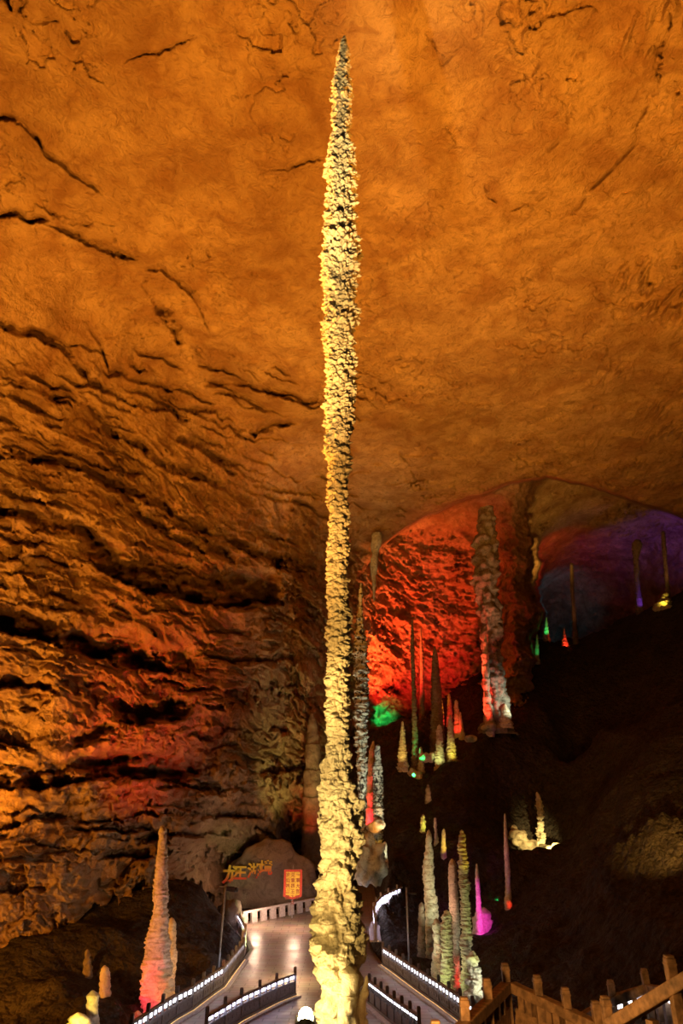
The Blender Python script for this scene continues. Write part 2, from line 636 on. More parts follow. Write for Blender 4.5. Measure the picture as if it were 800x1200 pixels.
for k in range(210):
    x0 = rl.uniform(-60, 400)
    y0 = rl.choice((rl.uniform(390, 1010), rl.uniform(430, 760)))
    sl = 0.42 - 0.40 * min(1, max(0, (y0 - 420) / 480)) + rl.uniform(-0.12, 0.12)
    Lk_ = rl.uniform(22, 95)
    pl = [(x0 + Lk_ * t, y0 + sl * Lk_ * t + rl.uniform(-3, 3)) for t in (0, 0.25, 0.5, 0.75, 1)]
    h = rl.uniform(2.5, 7.5)
    dep = h * rl.uniform(0.16, 0.30)
    i0, i1 = np.searchsorted(gy, [y0 - 60, y0 + sl * Lk_ + 60])
    j0, j1 = np.searchsorted(gx, [x0 - 8, x0 + Lk_ + 8])
    if j1 - j0 < 3 or i1 - i0 < 3:
        continue
    W_ = (slice(i0, i1), slice(j0, j1))
    xs = [q[0] for q in pl]
    yl = np.interp(PX[W_], xs, [q[1] for q in pl]) + jy[W_] * 0.8
    wx = sstep(xs[0], xs[0] + 0.3 * Lk_, PX[W_]) * (1 - sstep(xs[-1] - 0.3 * Lk_, xs[-1], PX[W_]))
    up = yl - PY[W_]
    rec = np.where(up > 0, np.exp(-np.maximum(up, 0) / h) * sstep(0, 1.6, up), 0)
    lip = np.where(up <= 0, np.exp(np.minimum(up, 0) / (h * 1.3)), 0)
    D[W_] += (dep * wx * rec - 0.25 * dep * wx * lip) * (1 - below[W_])
CRACKS = [
    ([(160, 306), (172, 335), (188, 362), (212, 392), (236, 420)], 4.0, 2.2),
    ([(785, 10), (775, 55), (770, 95), (752, 140), (742, 172), (716, 200), (692, 222), (676, 246)], 1.3, 0.9),
    ([(668, 130), (655, 165), (640, 180)], 1.5, 0.7),
    ([(500, 40), (520, 75), (545, 50)], 1.4, 0.5),
    ([(470, 530), (484, 555), (492, 572)], 1.8, 1.0),
    ([(395, 45), (410, 100)], 1.5, 0.4),
    ([(566, 215), (580, 235)], 2.0, 0.7),
    ([(30, 0), (20, 15), (45, 30), (85, 18)], 2.2, 0.8),
    ([(344, 22), (350, 48)], 1.5, 0.5),
    ([(232, 262), (245, 300)], 1.5, 0.5),
    ([(700, 575), (740, 590), (800, 606)], 2.0, 0.6),
]
jx = 7 * fbm(np.stack([PX / 22, PY / 22, PX * 0 + 4], -1), 4, 0.6)
for (pl, w, dep) in CRACKS:
    dmin = np.full(PX.shape, 1e9)
    qx, qy = PX + jx, PY - jx
    for (a, b) in zip(pl[:-1], pl[1:]):
        vx, vy = b[0] - a[0], b[1] - a[1]
        t = np.clip(((qx - a[0]) * vx + (qy - a[1]) * vy) / (vx * vx + vy * vy), 0, 1)
        dmin = np.minimum(dmin, np.hypot(qx - a[0] - t * vx, qy - a[1] - t * vy))
    D += dep * brk * np.clip(brk + 0.1, 0.25, 1) * np.exp(-(dmin / w) ** 2)
# hanging drip fringes on the ceiling at the right and along the far lip
fr = np.clip(pnoise(np.stack([base[..., 0] * 2.6, base[..., 1] * 0.7, base[..., 2] * 0.15], -1)) * 2.2, 0, 1)
spots_ = np.clip(1.8 * pnoise(base / 5.0 + 71) - 0.1, 0, 1)
D -= 1.5 * fr * spots_ * wc * sstep(640, 760, PX)
D += 5.5 * np.exp(-(((PX - 308) / 84) ** 4 + ((PY - 1040) / 62) ** 4)) * wl
T2 = T + D * np.clip(T / 60, 0.6, 1.6)
S = np.stack([RX * T2, RY * T2, CZ + RZ * T2], -1)

ny, nx = PX.shape
idx = np.arange(ny * nx).reshape(ny, nx)
quads = np.stack([idx[:-1, :-1], idx[1:, :-1], idx[1:, 1:], idx[:-1, 1:]], -1).reshape(-1, 4)
reg = which[:-1, :-1].ravel()
Sv = S.reshape(-1, 3)
for code, nm in ((0, 'ceiling'), (1, 'wall_left'), (2, 'wall_back')):
    q = quads[reg == code]
    u, inv = np.unique(q, return_inverse=True)
    me = mesh_np(nm, Sv[u], inv.reshape(-1, 4))
    link(nm, me, M['shell'], kind='structure')


def shell_point(px, py):
    i = int(np.argmin(np.abs(gy - py)))
    j = int(np.argmin(np.abs(gx - px)))
    return Vector(S[i, j])


# ------------------------------------------------------------------ ground
SP = []   # filled below: name, label, category, outline, Y, material, lump, group
def path_z(y):
    return np.maximum(0, (np.asarray(y, dtype=float) - 58)) * 0.12


def spire_row(label, outline, Y, mat='spire', name='stalagmite', cat=None, lump=0.16, cell=0.45, flat=0.6, sink=0.6, group=None, hang=False, tip=True, ringk=0.7):
    SP.append(dict(label=label, outline=outline, Y=Y, mat=mat, name=name, cat=cat or name.replace('_', ' '),
                   lump=lump, cell=cell, flat=flat, sink=sink, group=group, hang=hang, tip=tip, ringk=ringk))


# --- beside the path, left
spire_row('tall tapering pinkish stalagmite behind the left path railing, red at its foot',
          [(967, 188.5, 191.5), (972, 186, 195), (1000, 184, 196), (1050, 179, 197), (1065, 180, 196), (1100, 173, 198), (1112, 172, 198), (1130, 168, 200), (1150, 168, 203), (1170, 167, 203), (1196, 168, 202)], 43, lump=0.14, cell=0.36, flat=0.4)
spire_row('short orange-lit stalagmite tucked close behind the tall pink one',
          [(1075, 199.5, 203), (1082, 197, 206), (1110, 196, 206), (1120, 195, 207), (1145, 194, 205), (1188, 193, 204)], 45, lump=0.14, cell=0.4, flat=0.5)
spire_row('stubby bright yellow-lit column at the bottom edge of the left slope',
          [(1160, 104, 113), (1166, 101, 116), (1185, 101, 115), (1214, 100, 117)], 36, lump=0.12, cell=0.5)
spire_row('low yellow-lit rock stub left of the bright yellow column',
          [(1186, 86, 97), (1190, 82, 102), (1200, 80, 104), (1216, 79, 106)], 35, name='rock_stub', cat='rock', lump=0.25, cell=0.5)
spire_row('dim pinkish stub standing above the bright yellow column',
          [(1131, 120, 125), (1136, 118, 128), (1150, 117, 129), (1168, 116, 130)], 42, lump=0.15, cell=0.4)
spire_row('small dim brown stub on the dark left slope, highest of the stubs there',
          [(1112, 101, 104), (1118, 99, 106), (1130, 98, 107), (1142, 97, 108)], 46, mat='boulder', lump=0.2, cell=0.4)
spire_row('rounded reddish rock stub at the foot of the tall pink stalagmite',
          [(1184, 158, 165), (1190, 154, 169), (1200, 153, 170), (1212, 152, 171)], 40, name='rock_stub', cat='rock', lump=0.2, cell=0.5)
# --- middle
spire_row('tall dark column crusted in white just right of the giant stalagmite',
          [(683, 421.5, 423.5), (700, 420, 424.5), (730, 418, 426), (748, 416.5, 428), (765, 415, 430), (800, 415, 431.5), (850, 416, 430.5), (900, 418, 429.5), (930, 420, 428.5), (960, 420, 428), (985, 418, 431), (1002, 412, 438)], 62, mat='crust', lump=0.34, cell=0.55, flat=0.6, name='dripstone_spire', cat='column')
spire_row('pale striped stalagmite with an orange-lit foot, next right of the white-crusted column',
          [(872, 441, 444.5), (880, 439, 446), (900, 437, 447), (940, 437, 449), (958, 437, 449.5), (970, 436, 449), (985, 435, 448), (1002, 434, 450)], 64, mat='crust', lump=0.22, cell=0.5, flat=0.4)
spire_row('slim bright red stalagmite between the white-crusted and the pale striped columns',
          [(868, 436.5, 438.5), (880, 432, 439), (910, 430, 438.5), (960, 429, 438), (1000, 427, 439)], 66, lump=0.2, cell=0.5, flat=1.6)
spire_row('dull red stalagmite half hidden behind the left side of the giant stalagmite',
          [(835, 364, 367.5), (850, 360, 372), (880, 358, 375), (920, 356, 377), (1012, 353, 380)], 79, mat='boulder', lump=0.15, cell=0.8, flat=2.0)
spire_row('very thin tall green-lit column in front of the red alcove',
          [(726, 482.2, 483.6), (745, 481, 485), (770, 481.2, 485.4), (800, 482, 487), (850, 483, 489), (880, 482.5, 489.5), (897, 481, 492), (918, 474, 498)], 84, mat='brown', lump=0.22, cell=0.4, name='dripstone_spire', cat='column')
spire_row('dark unlit pointed spire silhouetted on the red alcove wall',
          [(757, 508.3, 510), (762, 507.5, 511.5), (775, 506, 513.5), (800, 505, 516), (840, 505, 519), (892, 503, 522)], 88, mat='brown', lump=0.12, cell=0.5)
spire_row('short green and yellow lit stalagmite in front of the dark pointed spire',
          [(849, 513, 516), (856, 511.5, 518), (880, 510.5, 519.5), (899, 508.5, 522)], 83, mat='spire', lump=0.18, cell=0.4)
spire_row('olive stalagmite with a yellow foot, right of the green and yellow one',
          [(838, 526, 528.5), (846, 524.5, 530.5), (865, 524, 532), (896, 521.5, 536)], 84, mat='spire', lump=0.18, cell=0.4)
spire_row('thin red stalagmite behind the olive one',
          [(812, 524.5, 527), (825, 524, 529), (862, 522, 532)], 93, lump=0.15, cell=0.5)
spire_row('square topped red stalagmite right of the thin red one',
          [(820, 532.5, 535.5), (823, 532, 536.5), (845, 532, 539), (866, 531, 541)], 91, lump=0.15, cell=0.5)
spire_row('smaller red stump leaning on the square topped red stalagmite',
          [(834, 538, 539.6), (840, 537.5, 541), (855, 538, 543), (868, 537, 545)], 90, lump=0.15, cell=0.5)
spire_row('tiny amber-lit spire beside the dark pointed spire',
          [(820, 516.4, 518), (828, 516, 519.2), (848, 515, 520.5)], 92, lump=0.15, cell=0.4)
spire_row('yellow-tan slim stalagmite left of the thin green column',
          [(845, 470.3, 472.4), (855, 469, 474), (870, 468, 475), (899, 465.5, 478)], 83, lump=0.2, cell=0.4)
spire_row('small bright green stalagmite touching the thin green column',
          [(875, 491.5, 493.6), (881, 490.4, 495), (892, 490, 496), (906, 488.5, 498)], 83.2, lump=0.2, cell=0.4)
spire_row('thin brown pole-like column at the back of the red alcove',
          [(735, 491.5, 493.7), (770, 492, 496), (800, 492, 497), (872, 490.5, 498.5)], 96, mat='brown', lump=0.15, cell=0.5, name='dripstone_spire', cat='column')
spire_row('grey stalactite hanging at the left edge of the red alcove',
          [(625, 436, 447), (640, 435, 445), (655, 434, 443), (672, 434.5, 441), (690, 436.3, 439.4), (704, 437.3, 438.5)], 86, mat='grey', name='stalactite', lump=0.25, cell=0.8, flat=2.5, hang=True)
spire_row('great column joining the ceiling at the right side of the red alcove',
          [(596, 560, 577), (612, 560, 578), (640, 556, 582), (680, 557, 583), (720, 561, 584.5), (760, 565, 587), (800, 568.5, 591), (835, 570, 594), (856, 564, 600)], 86, mat='column', name='dripstone_spire', cat='column', lump=0.3, cell=0.75, flat=1.9, tip=False, ringk=0.1)
spire_row('red-lit spike against the red side of the great column',
          [(745, 567.5, 569.3), (756, 565.5, 571.5), (780, 565, 573), (810, 566.5, 574), (858, 568, 579)], 84.4, lump=0.2, cell=0.6, flat=1.5)
spire_row('small pale cone at the right foot of the great column',
          [(824, 590.5, 592.2), (830, 588, 595), (838, 586.5, 598), (848, 585, 601)], 84.6, lump=0.15, cell=0.5)
# --- right group by the path
spire_row('pale knobbly stalagmite, the leftmost tall one of the group right of the path',
          [(972, 501.2, 503), (978, 498.8, 505.5), (990, 498, 506), (1000, 497.2, 507.5), (1010, 496.3, 507.5), (1022, 495, 508), (1040, 496, 509.5), (1060, 497, 512.5), (1085, 498, 513), (1122, 496, 514)], 54, lump=0.15, cell=0.45, flat=0.6)
spire_row('dim short stalagmite left of the pale knobbly one',
          [(1057, 492, 495.5), (1062, 490.6, 497), (1085, 490, 498), (1122, 489, 499)], 53, mat='boulder', lump=0.15, cell=0.4)
spire_row('pale round-topped stub between the knobbly and the yellow-green stalagmites',
          [(1076, 508.5, 513), (1082, 507, 515.5), (1090, 507, 515.8), (1105, 508.5, 517), (1142, 506, 520)], 49.5, lump=0.2, cell=0.5)
spire_row('ringed yellow-green stalagmite just behind the right railing',
          [(1066, 520, 526), (1074, 517, 529), (1095, 517, 529.5), (1120, 517, 530), (1145, 516, 531), (1172, 513, 534)], 46.5, lump=0.28, cell=0.4, flat=0.35)
spire_row('upright column pink above and deep red below, in the group right of the path',
          [(1006, 527.5, 531.5), (1014, 525.5, 534.5), (1030, 525, 535), (1060, 526, 537.5), (1090, 528, 538.8), (1130, 528, 539), (1156, 526, 541)], 48.5, name='dripstone_spire', cat='column', lump=0.09, cell=0.4, flat=0.4)
spire_row('tallest ridged grey-green stalagmite of the group right of the path',
          [(972, 539.5, 542), (982, 537.5, 545.5), (1010, 537, 548), (1050, 539, 550), (1090, 540, 552), (1130, 540, 553.5), (1176, 539, 557)], 45.8, lump=0.26, cell=0.4, flat=0.35)
spire_row('white-lit craggy rock at the foot of the tallest grey-green stalagmite',
          [(1114, 552, 557), (1120, 548, 559), (1140, 549, 561), (1158, 548, 565), (1178, 545, 568)], 44.6, name='craggy_rock', cat='rock', lump=0.5, cell=0.34, flat=0.9)
spire_row('bright magenta spire standing on a magenta rock',
          [(1012, 557.3, 559.3), (1024, 556.7, 560.8), (1045, 557.3, 562.5), (1062, 557.8, 564), (1078, 557.5, 565.2), (1096, 556, 567)], 60, lump=0.15, cell=0.4)
spire_row('broad magenta-lit rock under the magenta spire',
          [(1063, 562, 571), (1070, 556, 575), (1082, 553, 575), (1095, 552, 573), (1106, 551, 574)], 61.2, name='rock_mound', cat='rock', lump=0.22, cell=1.0, flat=1.0)
spire_row('tiny green-lit spike right of the magenta rock',
          [(1047, 577.2, 578.6), (1053, 576.4, 579), (1066, 575, 580.5)], 66, lump=0.15, cell=0.3)
spire_row('slim dim violet stalagmite with a red glow at its foot',
          [(953, 590.3, 592), (965, 590, 593.5), (990, 590.3, 595.5), (1020, 591.5, 597.5), (1040, 592, 598), (1066, 590.5, 600)], 64, lump=0.13, cell=0.4)
spire_row('little yellow stalagmite with a forked top above the pale knobbly one',
          [(958, 508.5, 510.6), (968, 508, 512), (985, 508.5, 513.8), (1000, 507, 515)], 70, lump=0.25, cell=0.35)
spire_row('little plain yellow stalagmite right of the forked-top one',
          [(971, 518.5, 521), (977, 517.3, 522), (990, 517, 522.3), (1000, 516, 523)], 68, lump=0.12, cell=0.35)
spire_row('tiny yellow-green stub left of the two little yellow stalagmites',
          [(954, 494, 497), (958, 493, 498), (968, 492.5, 498.5), (976, 491.5, 499.5)], 72, lump=0.3, cell=0.35)
spire_row('cream-lit ragged spire rising from a rocky base on the dark right slope',
          [(928, 627.5, 630), (934, 627, 633), (950, 629, 636.5), (965, 628.5, 636.5), (985, 629.5, 639), (1000, 628, 643), (1018, 624, 649)], 78, lump=0.42, cell=0.45, flat=0.7)
spire_row('small white-lit stub right of the white-crusted column foot',
          [(986, 449.3, 452), (990, 447.6, 453), (999, 447.2, 453.5), (1008, 446.5, 454.5)], 66, lump=0.15, cell=0.4)
spire_row('dim brown stub on the dark slope below the thin green column',
          [(919, 500, 502.6), (925, 498.6, 504), (944, 497.4, 505.4)], 77, mat='boulder', lump=0.2, cell=0.4)
# --- far hall on the right
spire_row('dark brown pole-like column in the far hall, left of the violet one',
          [(660, 667.5, 671.5), (690, 668.2, 672.4), (720, 670, 674.5), (752, 671, 678)], 112, mat='brown', name='dripstone_spire', cat='column', lump=0.12, cell=0.6)
spire_row('violet-lit column with a flared top in the far hall',
          [(632, 738, 754), (642, 740, 751), (655, 742, 747.6), (690, 744.3, 750), (720, 745.5, 754)], 108, mat='boulder', name='dripstone_spire', cat='column', lump=0.12, cell=0.6)
spire_row('tan leaning column with a yellow foot at the far right',
          [(622, 774, 779), (650, 776, 781), (680, 779, 783), (702, 779.5, 786)], 104, mat='boulder', name='dripstone_spire', cat='column', lump=0.12, cell=0.6)
spire_row('bright green pointed stalagmite in the far hall',
          [(723, 639.4, 640.6), (735, 637.6, 642), (748, 636, 644)], 112, lump=0.15, cell=0.6)
spire_row('dim green stalagmite lower left of the bright green one',
          [(743, 628.4, 629.6), (757, 627, 631), (775, 626, 632)], 104, lump=0.15, cell=0.6)
spire_row('small red-lit stalagmite in the far hall beside the dark brown column',
          [(736, 660.3, 661.4), (748, 659, 663), (757, 657.3, 666), (766, 656, 668)], 110, lump=0.3, cell=0.6)
spire_row('yellow-lit rock at the foot of the tan leaning column',
          [(694, 778, 782.5), (699, 774, 783), (706, 769, 785), (714, 766, 787)], 103, name='rock_stub', cat='rock', lump=0.3, cell=0.8)

ctrl = []
for s in SP:
    if s['hang']:
        continue
    py, a, b = s['outline'][-1]
    p = P((a + b) / 2, py - 1, s['Y'])
    ctrl.append((p.x, p.y, p.z))
for (px, py, Y) in [(440, 850, 93), (470, 842, 93), (500, 834, 94), (530, 850, 92), (380, 900, 86), (340, 1045, 80), (300, 1066, 76),
                    (560, 900, 80), (600, 862, 85), (640, 830, 90), (700, 850, 82), (800, 850, 66), (770, 960, 48), (720, 1000, 52),
                    (690, 1050, 54), (640, 1095, 52), (800, 1060, 36), (760, 1130, 33), (700, 740, 112), (820, 690, 102), (900, 660, 100),
                    (690, 965, 88), (560, 985, 68), (545, 940, 74), (470, 1000, 66), (600, 1012, 75), (580, 1110, 52), (610, 1150, 44), (700, 1170, 36),
                    (20, 1190, 40), (60, 1155, 43), (110, 1095, 48), (180, 1050, 55), (235, 1030, 60), (300, 1080, 65), (330, 1074, 67), (270, 1092, 63), (350, 1072, 69), (60, 1150, 41), (150, 1120, 47), (220, 1110, 52), (250, 1060, 60),
                    (-40, 1215, 36), (-150, 1205, 36), (460, 1108, 57), (478, 1100, 58), (475, 1069, 65), (458, 1079, 63), (500, 1062, 66), (420, 1020, 72), (690, 800, 98), (780, 770, 90), (740, 900, 66)]:
    p = P(px, py, Y)
    ctrl.append((p.x, p.y, p.z))
for (x, y) in [(0, 30), (0, 40), (0, 50), (-5, 45), (3, 45), (-7, 40), (5.5, 40), (-6, 55), (3, 54), (-4, 60), (0, 64), (-8, 34), (6, 34), (12, 34), (-14, 30), (0, 20), (20, 20), (-20, 20)]:
    ctrl.append((x, y, float(path_z(y)) - 0.1))
ctrl += [(20, 118, 34), (45, 118, 38), (0, 104, 19), (10, 104, 19), (5, 125, 19), (70, 125, 44), (-45, 40, 0), (-60, 60, 2), (60, 30, 6), (80, 60, 22)]
ctrl = np.array(ctrl)
cxy, cz = ctrl[:, :2], ctrl[:, 2]
n = len(ctrl)
K = np.linalg.norm(cxy[:, None] - cxy[None], axis=2)
A = np.zeros((n + 3, n + 3))
A[:n, :n] = K - np.eye(n) * 0.15
A[:n, n] = 1
A[:n, n + 1:] = cxy
A[n, :n] = 1
A[n + 1:, :n] = cxy.T
W = np.linalg.solve(A, np.concatenate([cz, np.zeros(3)]))

# path edges (both outer railings)
LE = [PZ(120, 1258), PZ(160, 1228), PZ(200, 1199), PZ(225, 1185), PZ(244, 1170), PZ(260, 1159), PZ(272, 1142), PZ(284, 1125)]
RE = [PZ(600, 1250), PZ(560, 1215), PZ(532, 1193), PZ(502, 1171), PZ(476, 1152), PZ(449, 1131)]
LEx = [(v.y, v.x) for v in LE] + [(58, -6.6), (64, -8.2), (66, -7.6), (72, -1.5), (76, 0.8), (84, 2.0)]
REx = [(v.y, v.x) for v in RE] + [(57, 2.3), (61, 2.2), (66, 3.2), (72, 3.4), (84, 3.6)]


def path_x(y):
    y = np.asarray(y, dtype=float)
    return np.interp(y, [q[0] for q in LEx], [q[1] for q in LEx]), np.interp(y, [q[0] for q in REx], [q[1] for q in REx])


CALM = [(-6, 65, 5), (4.2, 62, 4.5), (6.5, 65, 4), (-21, 40, 7), (22, 77, 4)]


def ground_z(x, y, rough=True):
    x, y = np.asarray(x, dtype=float), np.asarray(y, dtype=float)
    q = np.stack([x.ravel(), y.ravel()], -1)
    z = np.zeros(len(q))
    for i in range(0, len(q), 40000):
        k = np.linalg.norm(q[i:i + 40000, None] - cxy[None], axis=2)
        z[i:i + 40000] = k @ W[:n] + W[n] + q[i:i + 40000] @ W[n + 1:]
    z = z.reshape(x.shape)
    xl, xr = path_x(y)
    inside = sstep(-0.2, 1.6, np.minimum(x - xl, xr - x) + 1.2) * (y < 84) * (y > 20)
    if rough:
        p = np.stack([x, y, z * 0.7], -1)
        amp = 1 - inside
        for (qx_, qy_, qr_) in CALM:
            amp = amp * (0.15 + 0.85 * sstep(0.4 * qr_, 1.3 * qr_, np.hypot(x - qx_, y - qy_)))
        z = z + amp * (0.9 * fbm(p / 5, 4) + 0.30 * (0.55 - worley(p / 1.1)) + 0.45 * (0.5 - worley(p / 2.6 + 9)))
        heap = np.exp(-(((x - 22) / 7.5) ** 4 + ((y - 47) / 9.0) ** 4))
        z = z + heap * (0.55 * (0.6 - worley(p / 0.75 + 4)) + 0.30 * (0.6 - worley(p / 0.38 + 4)))
    z = z * (1 - inside) + inside * (path_z(y) - 0.25)
    # the rock the giant stalagmite stands on
    d = np.hypot(x / 2.6, (y - 8.6) / 2.6)
    z = np.maximum(z, 5.80 - 0.35 * np.clip(d - 0.5, 0, 99) - 7 * sstep(0.9, 2.6, d) - 0.03 * np.clip(y - 9.6, 0, 9) * 5)
    return z


tx = np.concatenate([np.arange(-62, -34, 0.9), np.arange(-34, 14, 0.26), np.arange(14, 31, 0.12), np.arange(31, 42, 0.26), np.arange(42, 92, 0.9)])
ty = np.concatenate([np.arange(4, 28, 0.45), np.arange(28, 38, 0.26), np.arange(38, 58, 0.14), np.arange(58, 112, 0.26), np.arange(112, 132, 0.9)])
TX, TY = np.meshgrid(tx, ty)
TZ = ground_z(TX, TY)
ny2, nx2 = TX.shape
idx = np.arange(ny2 * nx2).reshape(ny2, nx2)
q = np.stack([idx[:-1, :-1], idx[:-1, 1:], idx[1:, 1:], idx[1:, :-1]], -1).reshape(-1, 4)
link('ground', mesh_np('ground', np.stack([TX, TY, TZ], -1).reshape(-1, 3), q), M['ground'], kind='structure')


def gz(x, y):
    return float(ground_z(np.array([x]), np.array([y]))[0])


# paved path
ys = np.arange(26, 83, 0.4)
us = np.linspace(0, 1, 26)
xl, xr = path_x(ys)
PXm = xl[:, None] * (1 - us) + xr[:, None] * us
PYm = np.repeat(ys[:, None], len(us), 1)
PZm = path_z(PYm)
top = np.stack([PXm, PYm, PZm], -1).reshape(-1, 3)
bot = top - np.array([0, 0, 0.3])
ny3, nx3 = PXm.shape
idx = np.arange(ny3 * nx3).reshape(ny3, nx3)
q1 = np.stack([idx[:-1, :-1], idx[:-1, 1:], idx[1:, 1:], idx[1:, :-1]], -1).reshape(-1, 4)
off = ny3 * nx3
rim = np.concatenate([idx[0, :], idx[1:, -1], idx[-1, -2::-1], idx[-2:0:-1, 0]])
r2 = np.roll(rim, -1)
qs = np.stack([rim, rim + off, r2 + off, r2], -1)
link('floor', mesh_np('floor', np.concatenate([top, bot]), np.concatenate([q1, q1[:, ::-1] + off, qs]), smooth=False), M['paving'], kind='structure')


# ------------------------------------------------------------------ stalagmites
def build_spire(s, seg=44, rows=None, extra=None):
    ol = s['outline']
    Y = s['Y']
    pts = []
    for (py, a, b) in ol:
        c = P((a + b) / 2, py, Y)
        e = P(b, py, Y)
        pts.append((c.z, c.x, max(e.x - c.x, 0.004)))
    pts.sort()
    zs = np.array([p[0] for p in pts])
    xs = np.array([p[1] for p in pts])
    rr = np.array([p[2] for p in pts])
    z0, z1 = zs[0], zs[-1]
    cx, cy = xs[0], Y
    sink = 0.0 if s['hang'] else s['sink']
    H = z1 - z0
    rmean = rr.mean()
    nr = rows or int(np.clip(H / (rmean * 0.07), 60, 520))
    u = np.linspace(0, 1, nr)
    z = (z0 - sink) + (H + sink) * u
    xc = np.interp(z, zs, xs)
    r = np.interp(z, zs, rr)
    # soften the outline
    if s['tip']:
        r = r * np.sqrt(np.clip((z1 - z) / (1.2 * rr[-1] + 0.01), 0.0004, 1))
    if s['hang']:
        r = np.interp(z, zs, rr)
        r = r * np.sqrt(np.clip((z - z0) / (1.2 * rr[0] + 0.01), 0.0004, 1))
    a = np.linspace(0, 2 * np.pi, seg, endpoint=False)
    Ag, Zg = np.meshgrid(a, z)
    R = np.repeat(r[:, None], seg, 1)
    Xc = np.repeat(xc[:, None], seg, 1)
    q = np.stack([Xc + R * np.cos(Ag), Y + R * np.sin(Ag), Zg], -1)
    c = s['cell']
    seed = (hash_label(s['label']) % 97) * 1.37
    w = worley(q / np.array([c, c, c * s['flat']]) + seed)
    w2 = worley(q / np.array([c, c, c * s['flat']]) * 2.3 + seed + 5)
    lowk = s.get('lowk')
    if lowk:   # rounded upright lobes near the foot instead of flat frills
        lw = 1 - sstep(lowk[0], lowk[1], Zg)
        w = w * (1 - lw) + lw * worley(q / np.array([c * 1.25, c * 1.25, c * 1.5]) + seed + 3)
        w2 = w2 * (1 - lw) + lw * worley(q / np.array([c * 0.55, c * 0.55, c * 0.75]) + seed + 8)
    big = fbm(q / np.array([c * 3, c * 3, c * 2.2]) + seed, 3)
    ring = saw(-(Zg + 0.25 * c * fbm(q / c, 2)) / (c * s['flat'] * 1.7), 0.8)
    disp = s['lump'] * s.get('rough', 1.45) * (1.5 * (0.55 - w) + 0.6 * (0.5 - w2) + 0.9 * big + s.get('ringk', 0.7) * (ring - 0.55))
    if extra is not None:
        disp = disp + extra(q, Ag, Zg)
    if lowk:
        disp = (disp - disp.mean(1, keepdims=True) * 0.7 - 0.05) * (1 - 0.12 * lw)
    R2 = R * (1 + np.clip(disp, -0.6, 0.6))
    V = np.stack([Xc + R2 * np.cos(Ag) - cx, R2 * np.sin(Ag), Zg - z0], -1).reshape(-1, 3)
    idx = np.arange(nr * seg).reshape(nr, seg)
    nxt = np.roll(idx, -1, 1)
    quads = np.stack([idx[:-1], nxt[:-1], nxt[1:], idx[1:]], -1).reshape(-1, 4)
    # closing fans as quads on the end rings
    cap0 = np.array([[idx[0, 0], idx[0, 0], idx[0, 0], idx[0, 0]]])
    me = bpy.data.meshes.new(s['name'])
    me = mesh_np(s['name'], V, quads)
    o = link(s['name'], me, M[s['mat']], loc=(cx, cy, z0), label=s['label'], category=s['cat'], group=s['group'])
    s['base'] = Vector((cx, cy, z0))
    s['topz'] = z1
    s['rad'] = float(rr.max())
    return o


def hash_label(t):
    h = 7
    for ch in t:
        h = (h * 31 + ord(ch)) % 100003
    return h


for s in SP:
    build_spire(s)
BY = {s['label']: s for s in SP}


def find(word):
    r = [s for s in SP if s['label'].startswith(word)]
    return r[0]


# --- the giant stalagmite
GY = 10.0
giant = dict(ringk=0.30, lowk=(8.6, 9.8), label='immensely tall slender golden stalagmite in the middle of the cave', name='stalagmite', cat='stalagmite', Y=GY,
             mat='spire', rough=1.0, lump=0.36, cell=0.115, flat=0.6, sink=0.25, group=None, hang=False, tip=True,
             outline=[(42, 402, 404.5), (50, 399, 407), (65, 396, 410), (90, 392.5, 410), (105, 390.5, 411), (120, 388, 411), (128, 389.5, 411), (140, 391, 410.5),
                      (150, 390, 411), (160, 389, 410.5), (166, 388.5, 411), (176, 385, 413), (190, 384, 415.5), (205, 384.5, 418), (212, 385.5, 414),
                      (230, 383.5, 414.5), (245, 383.5, 416), (262, 382, 416), (275, 381.5, 418), (284, 378.5, 419.5), (300, 377.5, 420.5), (312, 379, 419),
                      (325, 381, 417), (345, 381.5, 416.5), (352, 382, 416), (372, 381, 416), (382, 378.5, 416), (392, 380.5, 415), (410, 381.5, 413),
                      (425, 380, 415.5), (440, 380.5, 415), (470, 381, 414), (500, 382, 413.5), (530, 382.5, 411.5), (545, 383.5, 409.5), (570, 384.5, 408.5), (600, 384.5, 408),
                      (640, 383, 407.5), (680, 383.5, 408), (720, 383.5, 408.5), (738, 382.5, 411), (750, 382, 411), (765, 382.5, 409.5), (780, 383, 408),
                      (830, 382.5, 408.5), (862, 382, 410), (880, 380, 411.5), (893, 377, 413), (905, 375.5, 415), (925, 374.5, 420), (950, 374, 423), (975, 375, 424),
                      (990, 376, 422), (1005, 377, 419), (1020, 375, 418.5), (1035, 371, 419), (1055, 369, 422), (1075, 368, 422.5), (1092, 368.5, 422),
                      (1103, 366, 425), (1113, 366.5, 426), (1125, 369, 425), (1140, 373, 424), (1155, 376, 424), (1170, 376, 424), (1180, 373, 428), (1200, 371, 432), (1212, 368, 436)])


def giant_extra(q, Ag, Zg):
    # broad shelves of different widths, finer toward the foot where it turns to flowing folds
    e = 0.10 * (saw(-(Zg + 0.10 * fbm(q / 0.4, 2)) / 0.42, 0.7) - 0.5) * np.clip(0.5 + fbm(q / np.array([0.5, 0.5, 1.0]) + 3, 2), 0, 1)
    low = sstep(8.4, 7.0, Zg) if False else 1 - sstep(7.0, 8.6, Zg)
    e = e + low * 0.12 * (ridged(q / np.array([0.26, 0.26, 0.40]) + 3, 4) - 1.15)
    foot = 1 - sstep(6.6, 7.3, Zg)
    e = e * (1 - 0.5 * foot) + foot * 0.20 * (0.5 - worley(q / np.array([0.30, 0.30, 0.42]) + 2))
    e = e + 0.05 * fbm(q / 0.03, 3)
    return e


GIANT = build_spire(giant, seg=190, rows=2300, extra=giant_extra)


